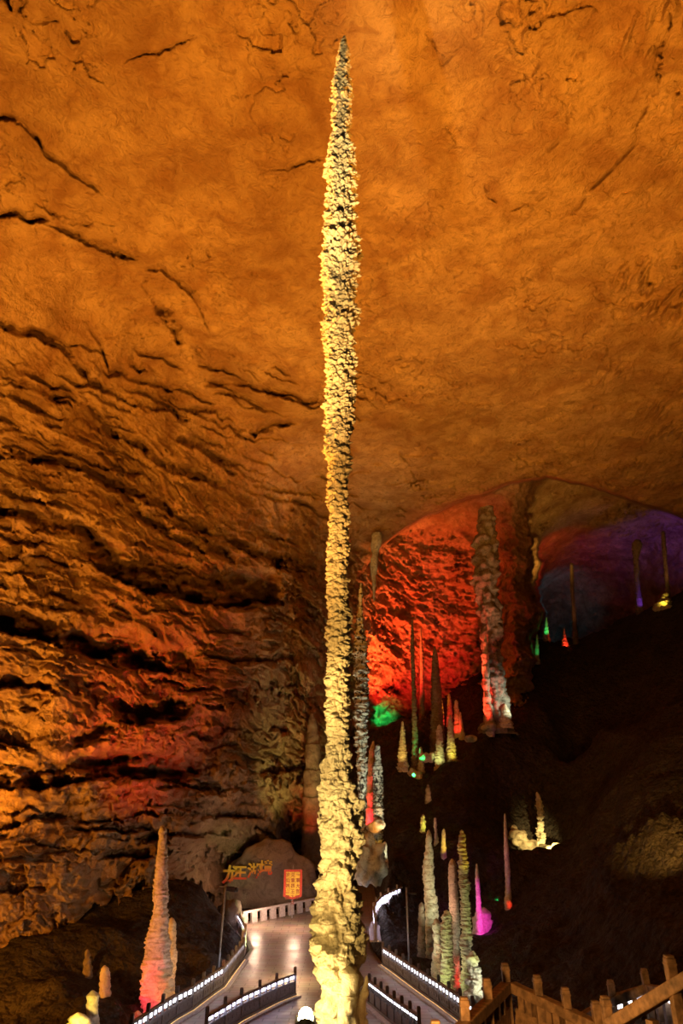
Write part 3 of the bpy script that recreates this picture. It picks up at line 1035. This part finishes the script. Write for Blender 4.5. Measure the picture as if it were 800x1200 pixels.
# a leaning slab clinging to the right of its foot and the lobe in front
def blob(name, label, cat, c, size, mat, lump=0.25, cell=0.5, flat=1.0, seg=48, group=None, seedk=0.0, squash=1.0, lean=(0, 0)):
    c = Vector(c)
    nr = seg // 2 + 1
    th = np.linspace(0.0006, np.pi - 0.0006, nr)
    a = np.linspace(0, 2 * np.pi, seg, endpoint=False)
    Ag, Tg = np.meshgrid(a, th)
    d = np.stack([np.sin(Tg) * np.cos(Ag), np.sin(Tg) * np.sin(Ag), np.cos(Tg)], -1)
    q = d * np.array(size) / 2
    seed = (hash_label(label) % 89) * 2.11 + seedk
    k = 1 + lump * (1.5 * (0.55 - worley(q / np.array([cell, cell, cell * flat]) + seed)) + 1.2 * fbm(q / (cell * 1.6) + seed, 4))
    V = q * k[..., None]
    V[..., 0] += V[..., 2] * lean[0]
    V[..., 1] += V[..., 2] * lean[1]
    idx = np.arange(nr * seg).reshape(nr, seg)
    nxt = np.roll(idx, -1, 1)
    quads = np.stack([idx[1:], nxt[1:], nxt[:-1], idx[:-1]], -1).reshape(-1, 4)
    zmin = V[..., 2].min()
    V[..., 2] -= zmin
    return link(name, mesh_np(name, V.reshape(-1, 3), quads), M[mat], loc=(c.x, c.y, c.z + zmin), label=label, category=cat, group=group)


def as_part(o):
    o.parent = GIANT
    o.location = o.location - GIANT.location
    for k in ('label', 'category'):
        if k in o:
            del o[k]
    return o


sl = dict(label='thin leaning rock flake against the right foot of the giant stalagmite', name='rock_flake', cat='rock', Y=9.74, mat='spire', lump=0.3, cell=0.12, flat=1.8,
          sink=0.2, group=None, hang=False, tip=True, outline=[(1143, 428, 431), (1150, 426, 432), (1165, 421, 431), (1180, 417, 428), (1200, 412, 426), (1212, 408, 426)])
as_part(build_spire(sl, seg=60, rows=260))
lobe = dict(label='rounded rock lobe bulging from the front of the giant stalagmite foot', name='rock_lobe', cat='rock', Y=9.70, mat='spire', lump=0.16, cell=0.16, flat=1.2,
            sink=0.2, group=None, hang=False, tip=True, outline=[(1131, 404, 414), (1136, 400, 419), (1145, 398, 421), (1160, 397, 421), (1175, 397, 420), (1190, 395, 420), (1212, 393, 424)])
as_part(build_spire(lobe, seg=90, rows=300))

# ------------------------------------------------------------------ rocks
SIGN = blob('boulder', 'weathered boulder carrying the painted characters beyond the path', 'boulder', P(318, 1046, 72.2), (8.8, 3.0, 8.6), 'boulder', 0.09, 2.0, 1.0, 130)
blob('boulder', 'olive-lit rock at the end of the left railing, below the lamp pole', 'boulder', P(270, 1089, 62.8), (1.8, 2.0, 5.0), 'boulder', 0.16, 0.9, 1.6, 64)
for (px, py, Y, sz, lab) in [
        (608, 983, 76.5, (2.0, 1.5, 1.4), 'cream-lit boulder at the left of the ragged spire base'),
        (619, 993, 76.3, (2.0, 1.4, 1.4), 'cream-lit block right under the ragged spire'),
        (650, 1001, 75.8, (2.2, 1.6, 1.9), 'cream-lit boulder at the lower right of the ragged spire'),
        (637, 1011, 75.4, (1.7, 1.3, 1.4), 'cream-lit low stone in front of the ragged spire'),
        (602, 972, 78.2, (0.8, 0.8, 0.9), 'small tan stone up and left of the ragged spire'),
        (486, 912, 82.4, (1.7, 1.5, 1.6), 'bright green-lit rock at the foot of the thin green column'),
        (441, 968, 63.2, (1.5, 1.2, 1.1), 'orange-lit rock heap at the foot of the pale striped stalagmite'),
        (524, 905, 83.0, (1.7, 1.2, 0.6), 'low yellow-lit rock below the green and yellow stalagmite'),
        (501, 888, 82.8, (1.6, 1.2, 1.2), 'tan-lit rock pile right of the small bright green stalagmite'),
        (572, 852, 84.0, (1.5, 1.2, 1.0), 'red-lit rock at the foot of the great column'),
        (553, 866, 84.5, (1.3, 1.2, 0.8), 'dull red rock between the red stalagmites and the great column'),
        (430, 1010, 61.0, (2.6, 2.0, 3.2), 'grey-green boulder at the foot of the white-crusted column'),
]:
    blob('boulder', lab, 'rock', P(px, py, Y), sz, 'grey' if 'grey' in lab else 'spire', 0.34, 0.7, 1.0, 44)

# ------------------------------------------------------------------ railings
def resample(pts, step):
    pts = [Vector(p) for p in pts]
    L = [0.0]
    for a, b in zip(pts[:-1], pts[1:]):
        L.append(L[-1] + (b - a).length)
    k = max(1, round(L[-1] / step))
    out = []
    for i in range(k + 1):
        d = L[-1] * i / k
        j = 0
        while j < len(L) - 2 and L[j + 1] < d:
            j += 1
        t = (d - L[j]) / max(L[j + 1] - L[j], 1e-6)
        out.append(pts[j].lerp(pts[j + 1], min(1, t)))
    return out


def railing(label, pts, step, H=1.05, mat='stone', post=0.15, led='led', warm=True, inside=1, group=None, post_up=0.26, ledh=0.10, rail=0.11, gap=(0.60, 0.86), posts_pts=None, skip=0):
    mt = M[mat]
    nodes = posts_pts or resample(pts, step)
    root = empty('railing', nodes[0], label, 'railing', group)
    o = Vector(nodes[0])
    up = Vector((0, 0, 1))
    nd = [v - o for v in nodes]
    for v in nd[skip:]:
        m = MB()
        m.box(v + up * (H + post_up) / 2, (post, post, H + post_up))
        m.box(v + up * (H + post_up * 0.72), (post * 1.12, post * 1.12, 0.03))
        m.box(v + up * (H + post_up + 0.012), (post * 0.86, post * 0.86, 0.03))
        m.build('post', mt, root, bevel=0.012)
    MB().sweep([v + up * (H - rail / 2) for v in nd], 0.16, rail).build('handrail', mt, root, bevel=0.015)
    MB().sweep([v + up * 0.10 for v in nd], 0.26, 0.16).build('plinth', mt, root)
    if warm:
        MB().sweep([v + up * 0.04 for v in nd], 0.8, 0.10).build('kerb', M['palestone'], root)
    for a, b in zip(nd[:-1], nd[1:]):
        d = (b - a)
        d2 = Vector((d.x, d.y, 0)).normalized()
        s_ = Vector((-d2.y, d2.x, 0)) * inside
        L = d.length
        m = MB()
        m.bar(a + up * H * (0.17 + gap[0]) / 2, b + up * H * (0.17 + gap[0]) / 2, 0.07, H * (gap[0] - 0.17))
        # raised frame and carved boss of the panel
        for zz in (0.24, gap[0] - 0.05):
            m.bar(a + up * H * zz + s_ * 0.03, b + up * H * zz + s_ * 0.03, 0.05, 0.04)
        for t in (0.25, 0.5, 0.75):
            c = a.lerp(b, t) + up * H * (0.20 + gap[0]) / 2 + s_ * 0.035
            m.bar(c - d2 * 0.08 * L, c + d2 * 0.08 * L, 0.05, 0.13)
        m.build('panel', mt, root, bevel=0.006)
        for t in (0.36, 0.64):
            c = a.lerp(b, t)
            MB().box(c + up * H * (gap[0] + gap[1] + 0.03) / 2, (0.10, 0.10, H * (gap[1] - gap[0] + 0.06)), (d2, Vector((-d2.y, d2.x, 0)), up)).build('baluster', mt, root)
        if led:
            q0, q1 = a.lerp(b, 0.04), b.lerp(a, 0.04)
            MB().bar(q0 + up * (H - rail - ledh / 2) - s_ * 0.03, q1 + up * (H - rail - ledh / 2) - s_ * 0.03, 0.03, ledh).build('light_strip', M[led], root, label='glowing white light strip')
    if warm:
        sd = []
        for i, v in enumerate(nd):
            d = (nd[min(i + 1, len(nd) - 1)] - nd[max(i - 1, 0)])
            d.z = 0
            d.normalize()
            sd.append(v + Vector((-d.y, d.x, 0)) * inside * 0.17 + up * 0.06)
        MB().sweep(sd, 0.04, 0.06).build('foot_light', M['ledwarm'], root, label='warm glowing light strip at the foot')
    return root


LR = [PZ(150, 1236), PZ(200, 1199), PZ(225, 1185), PZ(244, 1170), PZ(260, 1159), PZ(272, 1142), PZ(284, 1126)]
railing('dark stone railing curving along the left edge of the path', LR, 1.7, inside=-1, ledh=0.2)
z58 = lambda p: Vector((p[0], p[1], float(path_z(p[1]))))
railing('white-lit end of the left railing beyond the bend, in front of the olive rock', [z58((-6.75, 54.6)), z58((-6.9, 57.6)), z58((-7.6, 60.5)), z58((-8.4, 63))], 1.6, H=1.3, mat='palestone', inside=-1, warm=False, led='ledblue')
RR = [PZ(449, 1132), PZ(463, 1142), PZ(476, 1152), PZ(502, 1171), PZ(518, 1182), PZ(532, 1193), PZ(556, 1211)]
railing('dark stone railing along the right edge of the path', RR, 1.6, inside=-1, ledh=0.2)
railing('bright cool-lit railing on the left side of the central island', [PZ(240, 1226), PZ(282, 1198), PZ(325, 1176), PZ(345, 1168)], 1.75, inside=-1, led='ledblue', ledh=0.15, mat='litstone', gap=(0.66, 0.88))
railing('railing on the right side of the central island beside the giant stalagmite', [PZ(433, 1178), PZ(446, 1189), PZ(460, 1201), PZ(492, 1226)], 1.0, inside=1, warm=True, ledh=0.10)
railing('brilliantly lit white railing curving by the far end of the path', [P(440, 1104, 56), P(438, 1090, 59), P(443, 1078, 61.5), P(456, 1070, 63.5), P(476, 1061, 66)], 1.5, H=1.5, mat='palestone', inside=-1, led='ledblue', ledh=0.55, gap=(0.40, 0.9))
# near viewing deck
A0 = P(593, 1150, 12.0)
A1 = P(545, 1195, 9.9)
A2 = P(700, 1197, 10.9)
dn_ = Vector((0, 0, -1.0))
railing('brown carved railing of the near deck, running left from its corner post', [A0 + dn_, A0.lerp(A1, 0.5) + dn_, A1 + dn_, A1 + (A1 - A0) * 0.5 + dn_], 1.0, H=1.0, mat='brownstone', led=None, warm=False, inside=-1, post=0.11, rail=0.13, post_up=0.2, gap=(0.70, 0.87))
railing('brown carved railing of the near deck, running right down from its corner post', [A0 + dn_ + Vector((0.08, -0.03, 0)), A2 + dn_], 0.42, skip=1, H=1.0, mat='brownstone', led=None, warm=False, inside=1, post=0.11, rail=0.13, post_up=0.2, gap=(0.70, 0.87))
B0, B1, B2 = P(712, 1194, 9.9), P(800, 1140, 8.8), P(880, 1092, 8.0)
railing('brown carved stair railing rising out of view at the lower right corner', [B0 + dn_, B1 + dn_, B2 + dn_], 1.0, H=1.0, mat='brownstone', led=None, warm=False, inside=1, post=0.11, rail=0.15, post_up=0.2, gap=(0.5, 0.72))
C0, C1, C2 = P(664, 1198, 14.0), P(742, 1151, 14.6), P(790, 1158, 13.0)
railing('brown railing with white lights in its openings, behind the stair railing', [C0 + dn_, C1 + dn_, C2 + dn_], 1.0, H=1.0, mat='brownstone', led='led', warm=False, inside=-1, post=0.11, rail=0.15, post_up=0.2, gap=(0.5, 0.80), ledh=0.07)

# low pale balustrade beyond the path
b0, b1 = P(283, 1084, 64.5), P(378, 1064, 70.0)
root = empty('balustrade', b0, 'low pale stone balustrade in front of the painted boulder', 'balustrade')
MB().bar(Vector((0, 0, 0.86)), b1 - b0 + Vector((0, 0, 0.86)), 0.32, 0.16).build('coping', M['palestone'], root, bevel=0.02)
nb = 9
dd = (b1 - b0)
for k in range(nb):
    c = dd * ((k + 0.25) / nb)
    MB().bar(c - dd.normalized() * 0.26 + Vector((0, 0, 0.39)), c + dd.normalized() * 0.26 + Vector((0, 0, 0.39)), 0.26, 0.80).build('pier', M['palestone'], root)

# ------------------------------------------------------------------ lamp poles
pb, pt = P(247, 1128, 47), P(262.5, 1036, 47)
pb.z = min(pb.z, gz(pb.x, pb.y))
root = empty('camera_pole', pb, 'slender grey pole with a dark camera bracket behind the left railing', 'pole')
L = pt - pb
MB().tube((0, 0, 0), (0, 0, L.z), 0.055).build('pole', M['metal'], root, smooth=True)
MB().lathe([(0.14, 0), (0.14, 0.05), (0.06, 0.09)], (0, 0, 0)).build('foot_plate', M['metal'], root)
m = MB().bar((-0.35, 0, L.z * 0.97), (0.55, -0.1, L.z * 0.97), 0.07, 0.07)
m.build('bracket', M['darkmetal'], root)
m = MB().bar((0.15, -0.15, L.z * 0.955), (0.7, -0.35, L.z * 0.945), 0.26, 0.24)
m.lathe([(0.10, 0), (0.12, 0.10)], (0.70, -0.36, L.z * 0.944), 12, (Vector((0.3, 0.9, 0)).normalized(), Vector((0, 0, 1)), Vector((0.9, -0.33, 0)).normalized()))
m.build('camera_housing', M['darkmetal'], root, bevel=0.02)
root.location.x += 0.45
root.rotation_euler = (0, math.radians(1.5), 0)

pb, pt = P(479, 1124, 51), P(476, 1040, 51)
pb.z = min(pb.z, gz(pb.x, pb.y))
root = empty('lamp_post', pb, 'slender grey lamp post behind the right path railing', 'lamp post')
L = pt - pb
MB().tube((0, 0, 0), (0, 0, L.z), 0.06).build('pole', M['metal'], root, smooth=True)
MB().lathe([(0.15, 0), (0.15, 0.05), (0.07, 0.10)], (0, 0, 0)).build('foot_plate', M['metal'], root)
MB().bar((0, 0, L.z - 0.35), (0.5, -0.1, L.z - 0.30), 0.05, 0.05).build('arm', M['darkmetal'], root)
MB().bar((0.28, -0.06, L.z - 0.36), (0.62, -0.12, L.z - 0.36), 0.16, 0.1).build('lamp_head', M['darkmetal'], root, bevel=0.02)

# ------------------------------------------------------------------ banner on a pole
def text_mesh(body, size, extrude, bold=0.012):
    c = bpy.data.curves.new('lettering', 'FONT')
    c.body = body
    c.size = size
    c.extrude = extrude
    c.offset = bold * size
    c.align_x = 'CENTER'
    c.align_y = 'CENTER'
    o = bpy.data.objects.new('lettering', c)
    COL.objects.link(o)
    dg = bpy.context.evaluated_depsgraph_get()
    dg.update()
    me = bpy.data.meshes.new_from_object(o.evaluated_get(dg))
    bpy.data.objects.remove(o)
    bpy.data.curves.remove(c)
    me.name = 'lettering'
    return me


bp_ = P(342, 1074, 66.7)
bt = P(341.6, 1014, 66.7)
root = empty('banner', bp_, 'yellow scroll banner with red border and characters on a thin pole', 'banner')
Hp = bt.z - bp_.z
MB().tube((0, 0.06, -0.3), (0, 0.06, Hp), 0.05).build('pole', M['palestone'], root, smooth=True)
u = 66.7 / 800 / rays(342, 1036)[1]
zt = P(342, 1019, 66.7).z - bp_.z
zb = P(342, 1054, 66.7).z - bp_.z
zt2 = zb
wB, wY = 21.5 * u, 16 * u


def scroll(w, z1, z0, dip, y0, th):
    m = MB()
    pr = [(-w / 2, z1), (w / 2, z1), (w / 2, z0 + dip), (w * 0.18, z0 + dip * 0.35), (0, z0), (-w * 0.18, z0 + dip * 0.35), (-w / 2, z0 + dip)]
    nn = len(pr)
    m.v = [Vector((x, y0, z)) for x, z in pr] + [Vector((x, y0 + th, z)) for x, z in pr]
    m.f = [tuple(range(nn)), tuple(range(2 * nn - 1, nn - 1, -1))] + [(i, i + nn, (i + 1) % nn + nn, (i + 1) % nn) for i in range(nn)]
    return m


scroll(wB, zt, zb, 0.22, -0.02, 0.05).build('border', M['redcloth'], root)
scroll(wY, zt - 0.18, zb + 0.16, 0.2, -0.045, 0.03).build('cloth', M['yellowcloth'], root)
cols = [(-0.43, '龙仙福山游'), (0.0, '见重福王下点'), (0.43, '一事大喜好')]
for (fx, txt) in cols:
    for i, ch in enumerate(txt):
        me = text_mesh(ch, 0.36, 0.01)
        o = link('lettering', me, M['redink'], root)
        o.rotation_euler = (math.pi / 2, 0, 0)
        o.location = (fx * 1.0, -0.055, zt - 0.42 - i * 0.42)

# characters painted on the boulder
for (ch, px, py, sz) in [('龙', 270.5, 1026.5, 1.55), ('王', 281.5, 1024, 1.25), ('湖', 298, 1021.5, 1.3), ('境', 311.5, 1018, 1.25)]:
    me = text_mesh(ch, sz, 0.05, 0.03)
    d_ = Vector(rays(px, py))
    ok, hit, nrm, _i = SIGN.ray_cast(Vector((0, 0, CZ)) - SIGN.location, d_.normalized())
    c = (hit + SIGN.location - d_.normalized() * 0.16) if ok else P(px, py, 68.2)
    o = link('painted_character', me, M['signpaint'], SIGN, loc=c - SIGN.location, label='large brush-painted character running from yellow to red')
    o.rotation_euler = (math.pi / 2, 0, math.radians(0))

# ------------------------------------------------------------------ floodlight at the giant's foot
fl = P(358, 1190, 9.35)
root = empty('floodlight', (fl.x, fl.y, gz(fl.x, fl.y)), 'glaring yellow floodlight on the rock at the foot of the giant stalagmite', 'lamp')
h = fl.z - root.location.z
m = MB()
for sx in (-0.10, 0.10):
    m.bar((sx, 0, 0.0), (sx, 0, h), 0.012, 0.03)
m.box((0, 0, 0.01), (0.24, 0.1, 0.02))
m.build('bracket', M['darkmetal'], root)
ax = (Vector((1, 0, 0)), Vector((0, 0.8, -0.6)).normalized(), Vector((0.0, 0.6, 0.8)))
h -= 0.07
MB().lathe([(0.05, -0.10), (0.075, -0.07), (0.085, -0.01), (0.088, 0.005)], (0, 0, h), 20, ax).build('housing', M['darkmetal'], root, smooth=True)
MB().lathe([(0.080, 0.0), (0.085, 0.05), (0.078, 0.10), (0.055, 0.135), (0.02, 0.15)], (0, 0, h), 20, ax).build('lens', M['bulb'], root, smooth=True)

# ------------------------------------------------------------------ lights
ORANGE = (1.0, 0.36, 0.030)
AMBER = (1.0, 0.52, 0.10)
WARM = (1.0, 0.70, 0.24)
RED = (1.0, 0.045, 0.02)
PINK = (1.0, 0.10, 0.12)
GREEN = (0.02, 1.0, 0.22)
WHITE = (0.90, 1.0, 0.78)
YG = (0.80, 1.0, 0.35)
YEL = (1.0, 0.72, 0.06)
MAG = (1.0, 0.06, 0.80)
VIO = (0.22, 0.06, 1.0)
CYAN = (0.03, 0.45, 1.0)

# the hall's big orange floods
spot('ceiling_flood', (-9, 14, 3.5), (-5, 25, 46), 0.80, ORANGE, 118, 1.0, 0.6)
spot('ceiling_flood', (14, 14, 4), (12, 26, 46), 0.68, ORANGE, 118, 1.0, 0.6)
spot('ceiling_flood', (3, 25, 2), (6, 58, 46), 0.13, AMBER, 54, 1.0, 0.5)
spot('wall_flood', (-21, 31, gz(-21, 31) + 2.0), shell_point(20, 1040), 0.75, ORANGE, 125, 0.9, 0.3)
spot('wall_flood', (-16, 30, 2.5), shell_point(50, 680), 0.75, ORANGE, 85, 1.0, 0.3)
spot('wall_flood_red', (-9, 44, 4.0), shell_point(185, 815), 0.34, RED, 52, 1.0, 0.2)
spot('wall_flood_red', P(60, 1100, 40), shell_point(200, 665), 0.16, RED, 40, 1.0, 0.2)
spot('wall_flood_green', (-1.5, 70, 5), shell_point(350, 790), 0.14, (0.80, 0.70, 0.20), 85, 0.9, 0.2)
spot('alcove_flood_red', (5.5, 90.5, 21.5), P(478, 745, 107), 1.4, (1.0, 0.022, 0.022), 66, 1.0, 0.3)
spot('alcove_flood_orange', (6.0, 91, 21), P(462, 672, 108), 0.85, (1.0, 0.16, 0.03), 70, 1.0, 0.3)
spot('alcove_lamp_green', P(452, 846, 96), P(443, 830, 106), 0.7, GREEN, 42, 0.9, 0.2)
spot('far_flood_violet', (62, 112, 50), (66, 122, 62), 0.12, VIO, 105, 1.0, 0.4)
spot('far_flood_violet', (54, 122, 50), (57, 132, 62), 0.05, (0.30, 0.07, 0.9), 95, 1.0, 0.4)
spot('far_flood_cyan', (46, 140, 50), (50, 158, 61), 0.020, CYAN, 115, 1.0, 0.4)
spot('far_flood_red', (40, 118, 48), (44, 134, 62), 0.10, (1, 0.07, 0.02), 80, 1.0, 0.4)
spot('far_flood_amber', (35, 102, 42), (36, 112, 62), 0.12, AMBER, 100, 1.0, 0.4)
spot('slope_lamp', (15.5, 37.5, gz(15.5, 37.5) + 3.0), P(772, 960, 48), 0.9, AMBER, 50, 1.0, 0.15)
spot('deck_lamp', (0.4, 7.0, 6.5), (3.0, 11, 5.4), 0.5, (1.0, 0.46, 0.12), 80, 0.9, 0.15)

# floods on the giant stalagmite
fl_p = Vector((fl.x, fl.y + 0.12, fl.z + 0.10))
point('giant_lamp', fl_p, 0.55, 1.1, WARM, 0.06)
GOLD = (1.0, 0.66, 0.20)
for (lx, ly, lz, tz, lev, ang, colr) in [(-1.5, 6.4, 5.6, 6.9, 0.7, 28, GOLD), (-2.4, 4.6, 4.9, 8.6, 1.5, 26, (1, 0.68, 0.23)), (-2.8, 3.6, 4.8, 10.9, 0.85, 20, (1, 0.55, 0.13)),
                                     (-2.6, 2.4, 4.6, 13.6, 0.80, 20, (1, 0.48, 0.10)), (-2.4, 2.6, 4.6, 17.3, 1.15, 18, (1, 0.62, 0.20)), (-2.2, 3.0, 4.6, 22.0, 0.95, 15, (1, 0.70, 0.28))]:
    spot('giant_flood', (lx, ly, lz), (0, 10, tz), lev, colr, ang, 0.8, 0.06)


def light(word, off, frac, lev, color, ang=60, radius=0.08):
    s = find(word)
    b = s['base']
    H_ = s['topz'] - b.z
    loc = b + Vector(off)
    loc.z = max(loc.z, gz(loc.x, loc.y) + 0.25)
    spot('stalagmite_lamp', loc, b + Vector((0, 0, H_ * frac)), lev, color, ang, 0.8, radius)


light('tall tapering', (-1.5, -2.6, 0.8), 0.16, 0.85, (1.0, 0.07, 0.12), 70)
light('tall tapering', (2.0, -1.8, 1.2), 0.15, 0.22, ORANGE, 50)
light('tall tapering', (-1.0, -6, 0.8), 0.55, 0.20, (1.0, 0.22, 0.34), 50)
light('short orange', (1.4, -2.2, 0.8), 0.45, 0.6, ORANGE, 70)
light('stubby bright', (-0.3, -2.4, 1.0), 0.5, 1.1, (1, 0.66, 0.12), 60)
light('low yellow', (-0.3, -1.5, 0.6), 0.7, 0.9, YEL, 60)
light('dim pinkish', (0.5, -2.5, 0.3), 0.5, 0.16, (1, 0.3, 0.2), 50)
light('rounded reddish', (0.3, -1.5, 0.3), 0.5, 0.4, RED, 60)
light('tall dark column', (2.2, -5, 1.2), 0.35, 0.36, WHITE, 60)
light('tall dark column', (1.5, -6, 1.2), 0.7, 0.10, WHITE, 40)
light('pale striped', (1.6, -3.5, 0.8), 0.55, 0.40, (1.0, 0.9, 0.6), 60)
light('pale striped', (0.3, -1.8, 0.2), 0.05, 0.8, (1, 0.42, 0.02), 60)
light('slim bright red', (-0.2, -1.6, 1.5), 0.7, 0.7, (1, 0.02, 0.04), 110)
light('dull red', (-1.0, -5, 1.0), 0.5, 0.22, (1, 0.07, 0.02), 60)
light('very thin', (1.0, -2.6, 1.6), 0.24, 0.7, GREEN, 40)
light('very thin', (-0.4, -2.5, 0.2), 0.06, 0.6, GREEN, 50)
light('very thin', (-0.8, -4, 0.5), 0.6, 0.10, (0.7, 0.8, 0.2), 40)
light('short green', (-0.6, -2.2, 0.3), 0.3, 0.5, YG, 60)
light('olive', (0.3, -2.2, 0.2), 0.3, 0.5, (1, 0.85, 0.1), 60)
light('square topped', (-0.5, -1.8, 0.3), 0.5, 0.7, (1, 0.03, 0.02), 80)
light('thin red', (-0.5, -1.8, 0.5), 0.6, 0.35, (1, 0.02, 0.02), 70)
light('tiny amber', (-0.2, -1.2, 0.3), 0.7, 0.7, (1, 0.45, 0.02), 50)
light('yellow-tan', (-0.4, -2.5, 0.3), 0.4, 0.42, (1, 0.7, 0.15), 60)
light('great column', (-3.2, -1.5, 0.5), 0.30, 0.7, RED, 70)
light('great column', (3.2, -4.5, 1.0), 0.15, 0.50, WHITE, 60)
light('great column', (-3.5, -2.0, 4.0), 0.75, 0.20, (1, 0.10, 0.04), 70)
light('great column', (1.0, -8.0, 3.0), 0.75, 0.13, (1, 0.50, 0.25), 40)
light('red-lit spike', (-0.8, -2.0, 0.3), 0.5, 0.7, RED, 80)
light('pale knobbly', (1.0, -5.0, 1.6), 0.6, 0.42, (0.92, 0.95, 0.62), 60)
light('pale round', (-1.3, -1.8, 0.5), 0.65, 0.35, WHITE, 45)
light('ringed yellow', (-1.0, -2.5, 0.3), 0.35, 0.5, YG, 80)
light('upright column', (-2.8, -2.4, 2.0), 0.7, 0.5, (1.0, 0.50, 0.36), 40)
light('upright column', (0.6, -1.5, 0.3), 0.1, 0.6, (1, 0.02, 0.02), 70)
light('tallest ridged', (1.0, -1.6, 0.3), 0.15, 0.55, WHITE, 70)
light('tallest ridged', (0.9, -4.0, 0.4), 0.5, 0.24, YG, 50)
light('tallest ridged', (1.8, -4.0, 0.4), 0.93, 0.45, YEL, 14)
light('white-lit craggy', (0.9, -1.6, 0.5), 0.5, 0.85, (0.9, 1.0, 0.85), 70)
light('bright magenta', (-0.6, -3.2, 0.4), 0.5, 1.0, MAG, 38)
light('broad magenta', (0.4, -4.5, 1.6), 0.45, 0.6, MAG, 40)
light('tiny green', (0.2, -1.5, 0.2), 0.5, 0.6, GREEN, 50)
light('slim dim violet', (-0.3, -2.6, 0.4), 0.5, 0.035, (0.6, 0.16, 0.8), 70)
light('slim dim violet', (0.2, -1.0, 0.2), 0.05, 0.5, RED, 50)
light('little yellow', (0.2, -2.0, 0.2), 0.5, 0.5, YEL, 70)
light('little plain', (0.2, -2.0, 0.2), 0.5, 0.7, YEL, 60)
light('tiny yellow-green', (0.2, -1.6, 0.2), 0.5, 0.5, (0.9, 1, 0.1), 60)
light('cream-lit ragged', (0.6, -4.5, 1.5), 0.35, 1.7, (1.0, 0.76, 0.28), 60)
for (qx_, qy_, qz_) in ((612, 985, 76.4), (634, 1008, 75.6), (650, 1000, 75.8)):
    t_ = P(qx_, qy_, qz_)
    spot('rubble_lamp', (t_.x + 0.3, t_.y - 4.0, max(t_.z + 0.4, gz(t_.x + 0.3, t_.y - 4.0) + 0.6)), t_, 0.9, (1.0, 0.74, 0.26), 40)
spot('heap_lamp', P(440, 985, 60.5), P(441, 966, 63), 0.7, (1, 0.36, 0.02), 36)
light('small white-lit', (0.2, -1.8, 0.2), 0.5, 0.6, WHITE, 50)
light('dim brown stub', (0.2, -2.0, 0.2), 0.5, 0.25, (1, 0.5, 0.2), 50)
light('violet-lit', (0.0, -2.5, 0.3), 0.25, 0.40, VIO, 60)
light('tan leaning', (0.0, -5.0, 0.6), 0.5, 0.12, (1, 0.45, 0.15), 50)
light('yellow-lit rock', (-0.6, -2.2, 0.2), 0.5, 0.45, YEL, 70)
light('bright green', (0.0, -2.0, 0.2), 0.5, 0.5, GREEN, 60)
light('dim green', (0.0, -2.0, 0.2), 0.5, 0.2, GREEN, 50)
light('small red-lit', (0.0, -2.0, 0.2), 0.5, 0.8, RED, 60)
light('dark brown', (-1, -5.0, 0.6), 0.5, 0.06, (1, 0.4, 0.2), 50)
point('boulder_haze_fill', P(300, 1062, 64), 0.20, 5.0, (1.0, 0.62, 0.42), 0.3)  # unseen warm points by the boulder, strengthened to stand in for haze
point('boulder_haze_fill', P(345, 1060, 63), 0.22, 5.0, (1.0, 0.62, 0.42), 0.3)
point('path_lamp', PZ(340, 1150) + Vector((0, 0, 2.0)), 0.5, 4.0, (1.0, 0.66, 0.34), 0.3)
spot('rock_lamp', P(300, 1110, 57), P(268, 1070, 62), 0.4, YG, 50)

# ------------------------------------------------------------------ world, camera, view
w = bpy.data.worlds.new('cave_dark')
scene.world = w
w.use_nodes = True
w.node_tree.nodes['Background'].inputs[0].default_value = (0.012, 0.008, 0.006, 1)
w.node_tree.nodes['Background'].inputs[1].default_value = 0.15
cam = bpy.data.cameras.new('camera')
co = bpy.data.objects.new('camera', cam)
COL.objects.link(co)
co.location = (0, 0, CZ)
co.rotation_euler = (math.pi / 2 + PITCH, 0, 0)
cam.sensor_fit = 'VERTICAL'
cam.sensor_height = 36.0
cam.lens = 24.0
cam.clip_end = 1000
scene.camera = co
scene.view_settings.view_transform = 'Standard'
scene.view_settings.look = 'None'
scene.view_settings.exposure = 0.0
scene.view_settings.gamma = 1.0
scene.view_settings.use_curve_mapping = False
scene.cycles.use_denoising = True
scene.cycles.max_bounces = 4
scene.cycles.diffuse_bounces = 2
scene.cycles.sample_clamp_indirect = 3.0
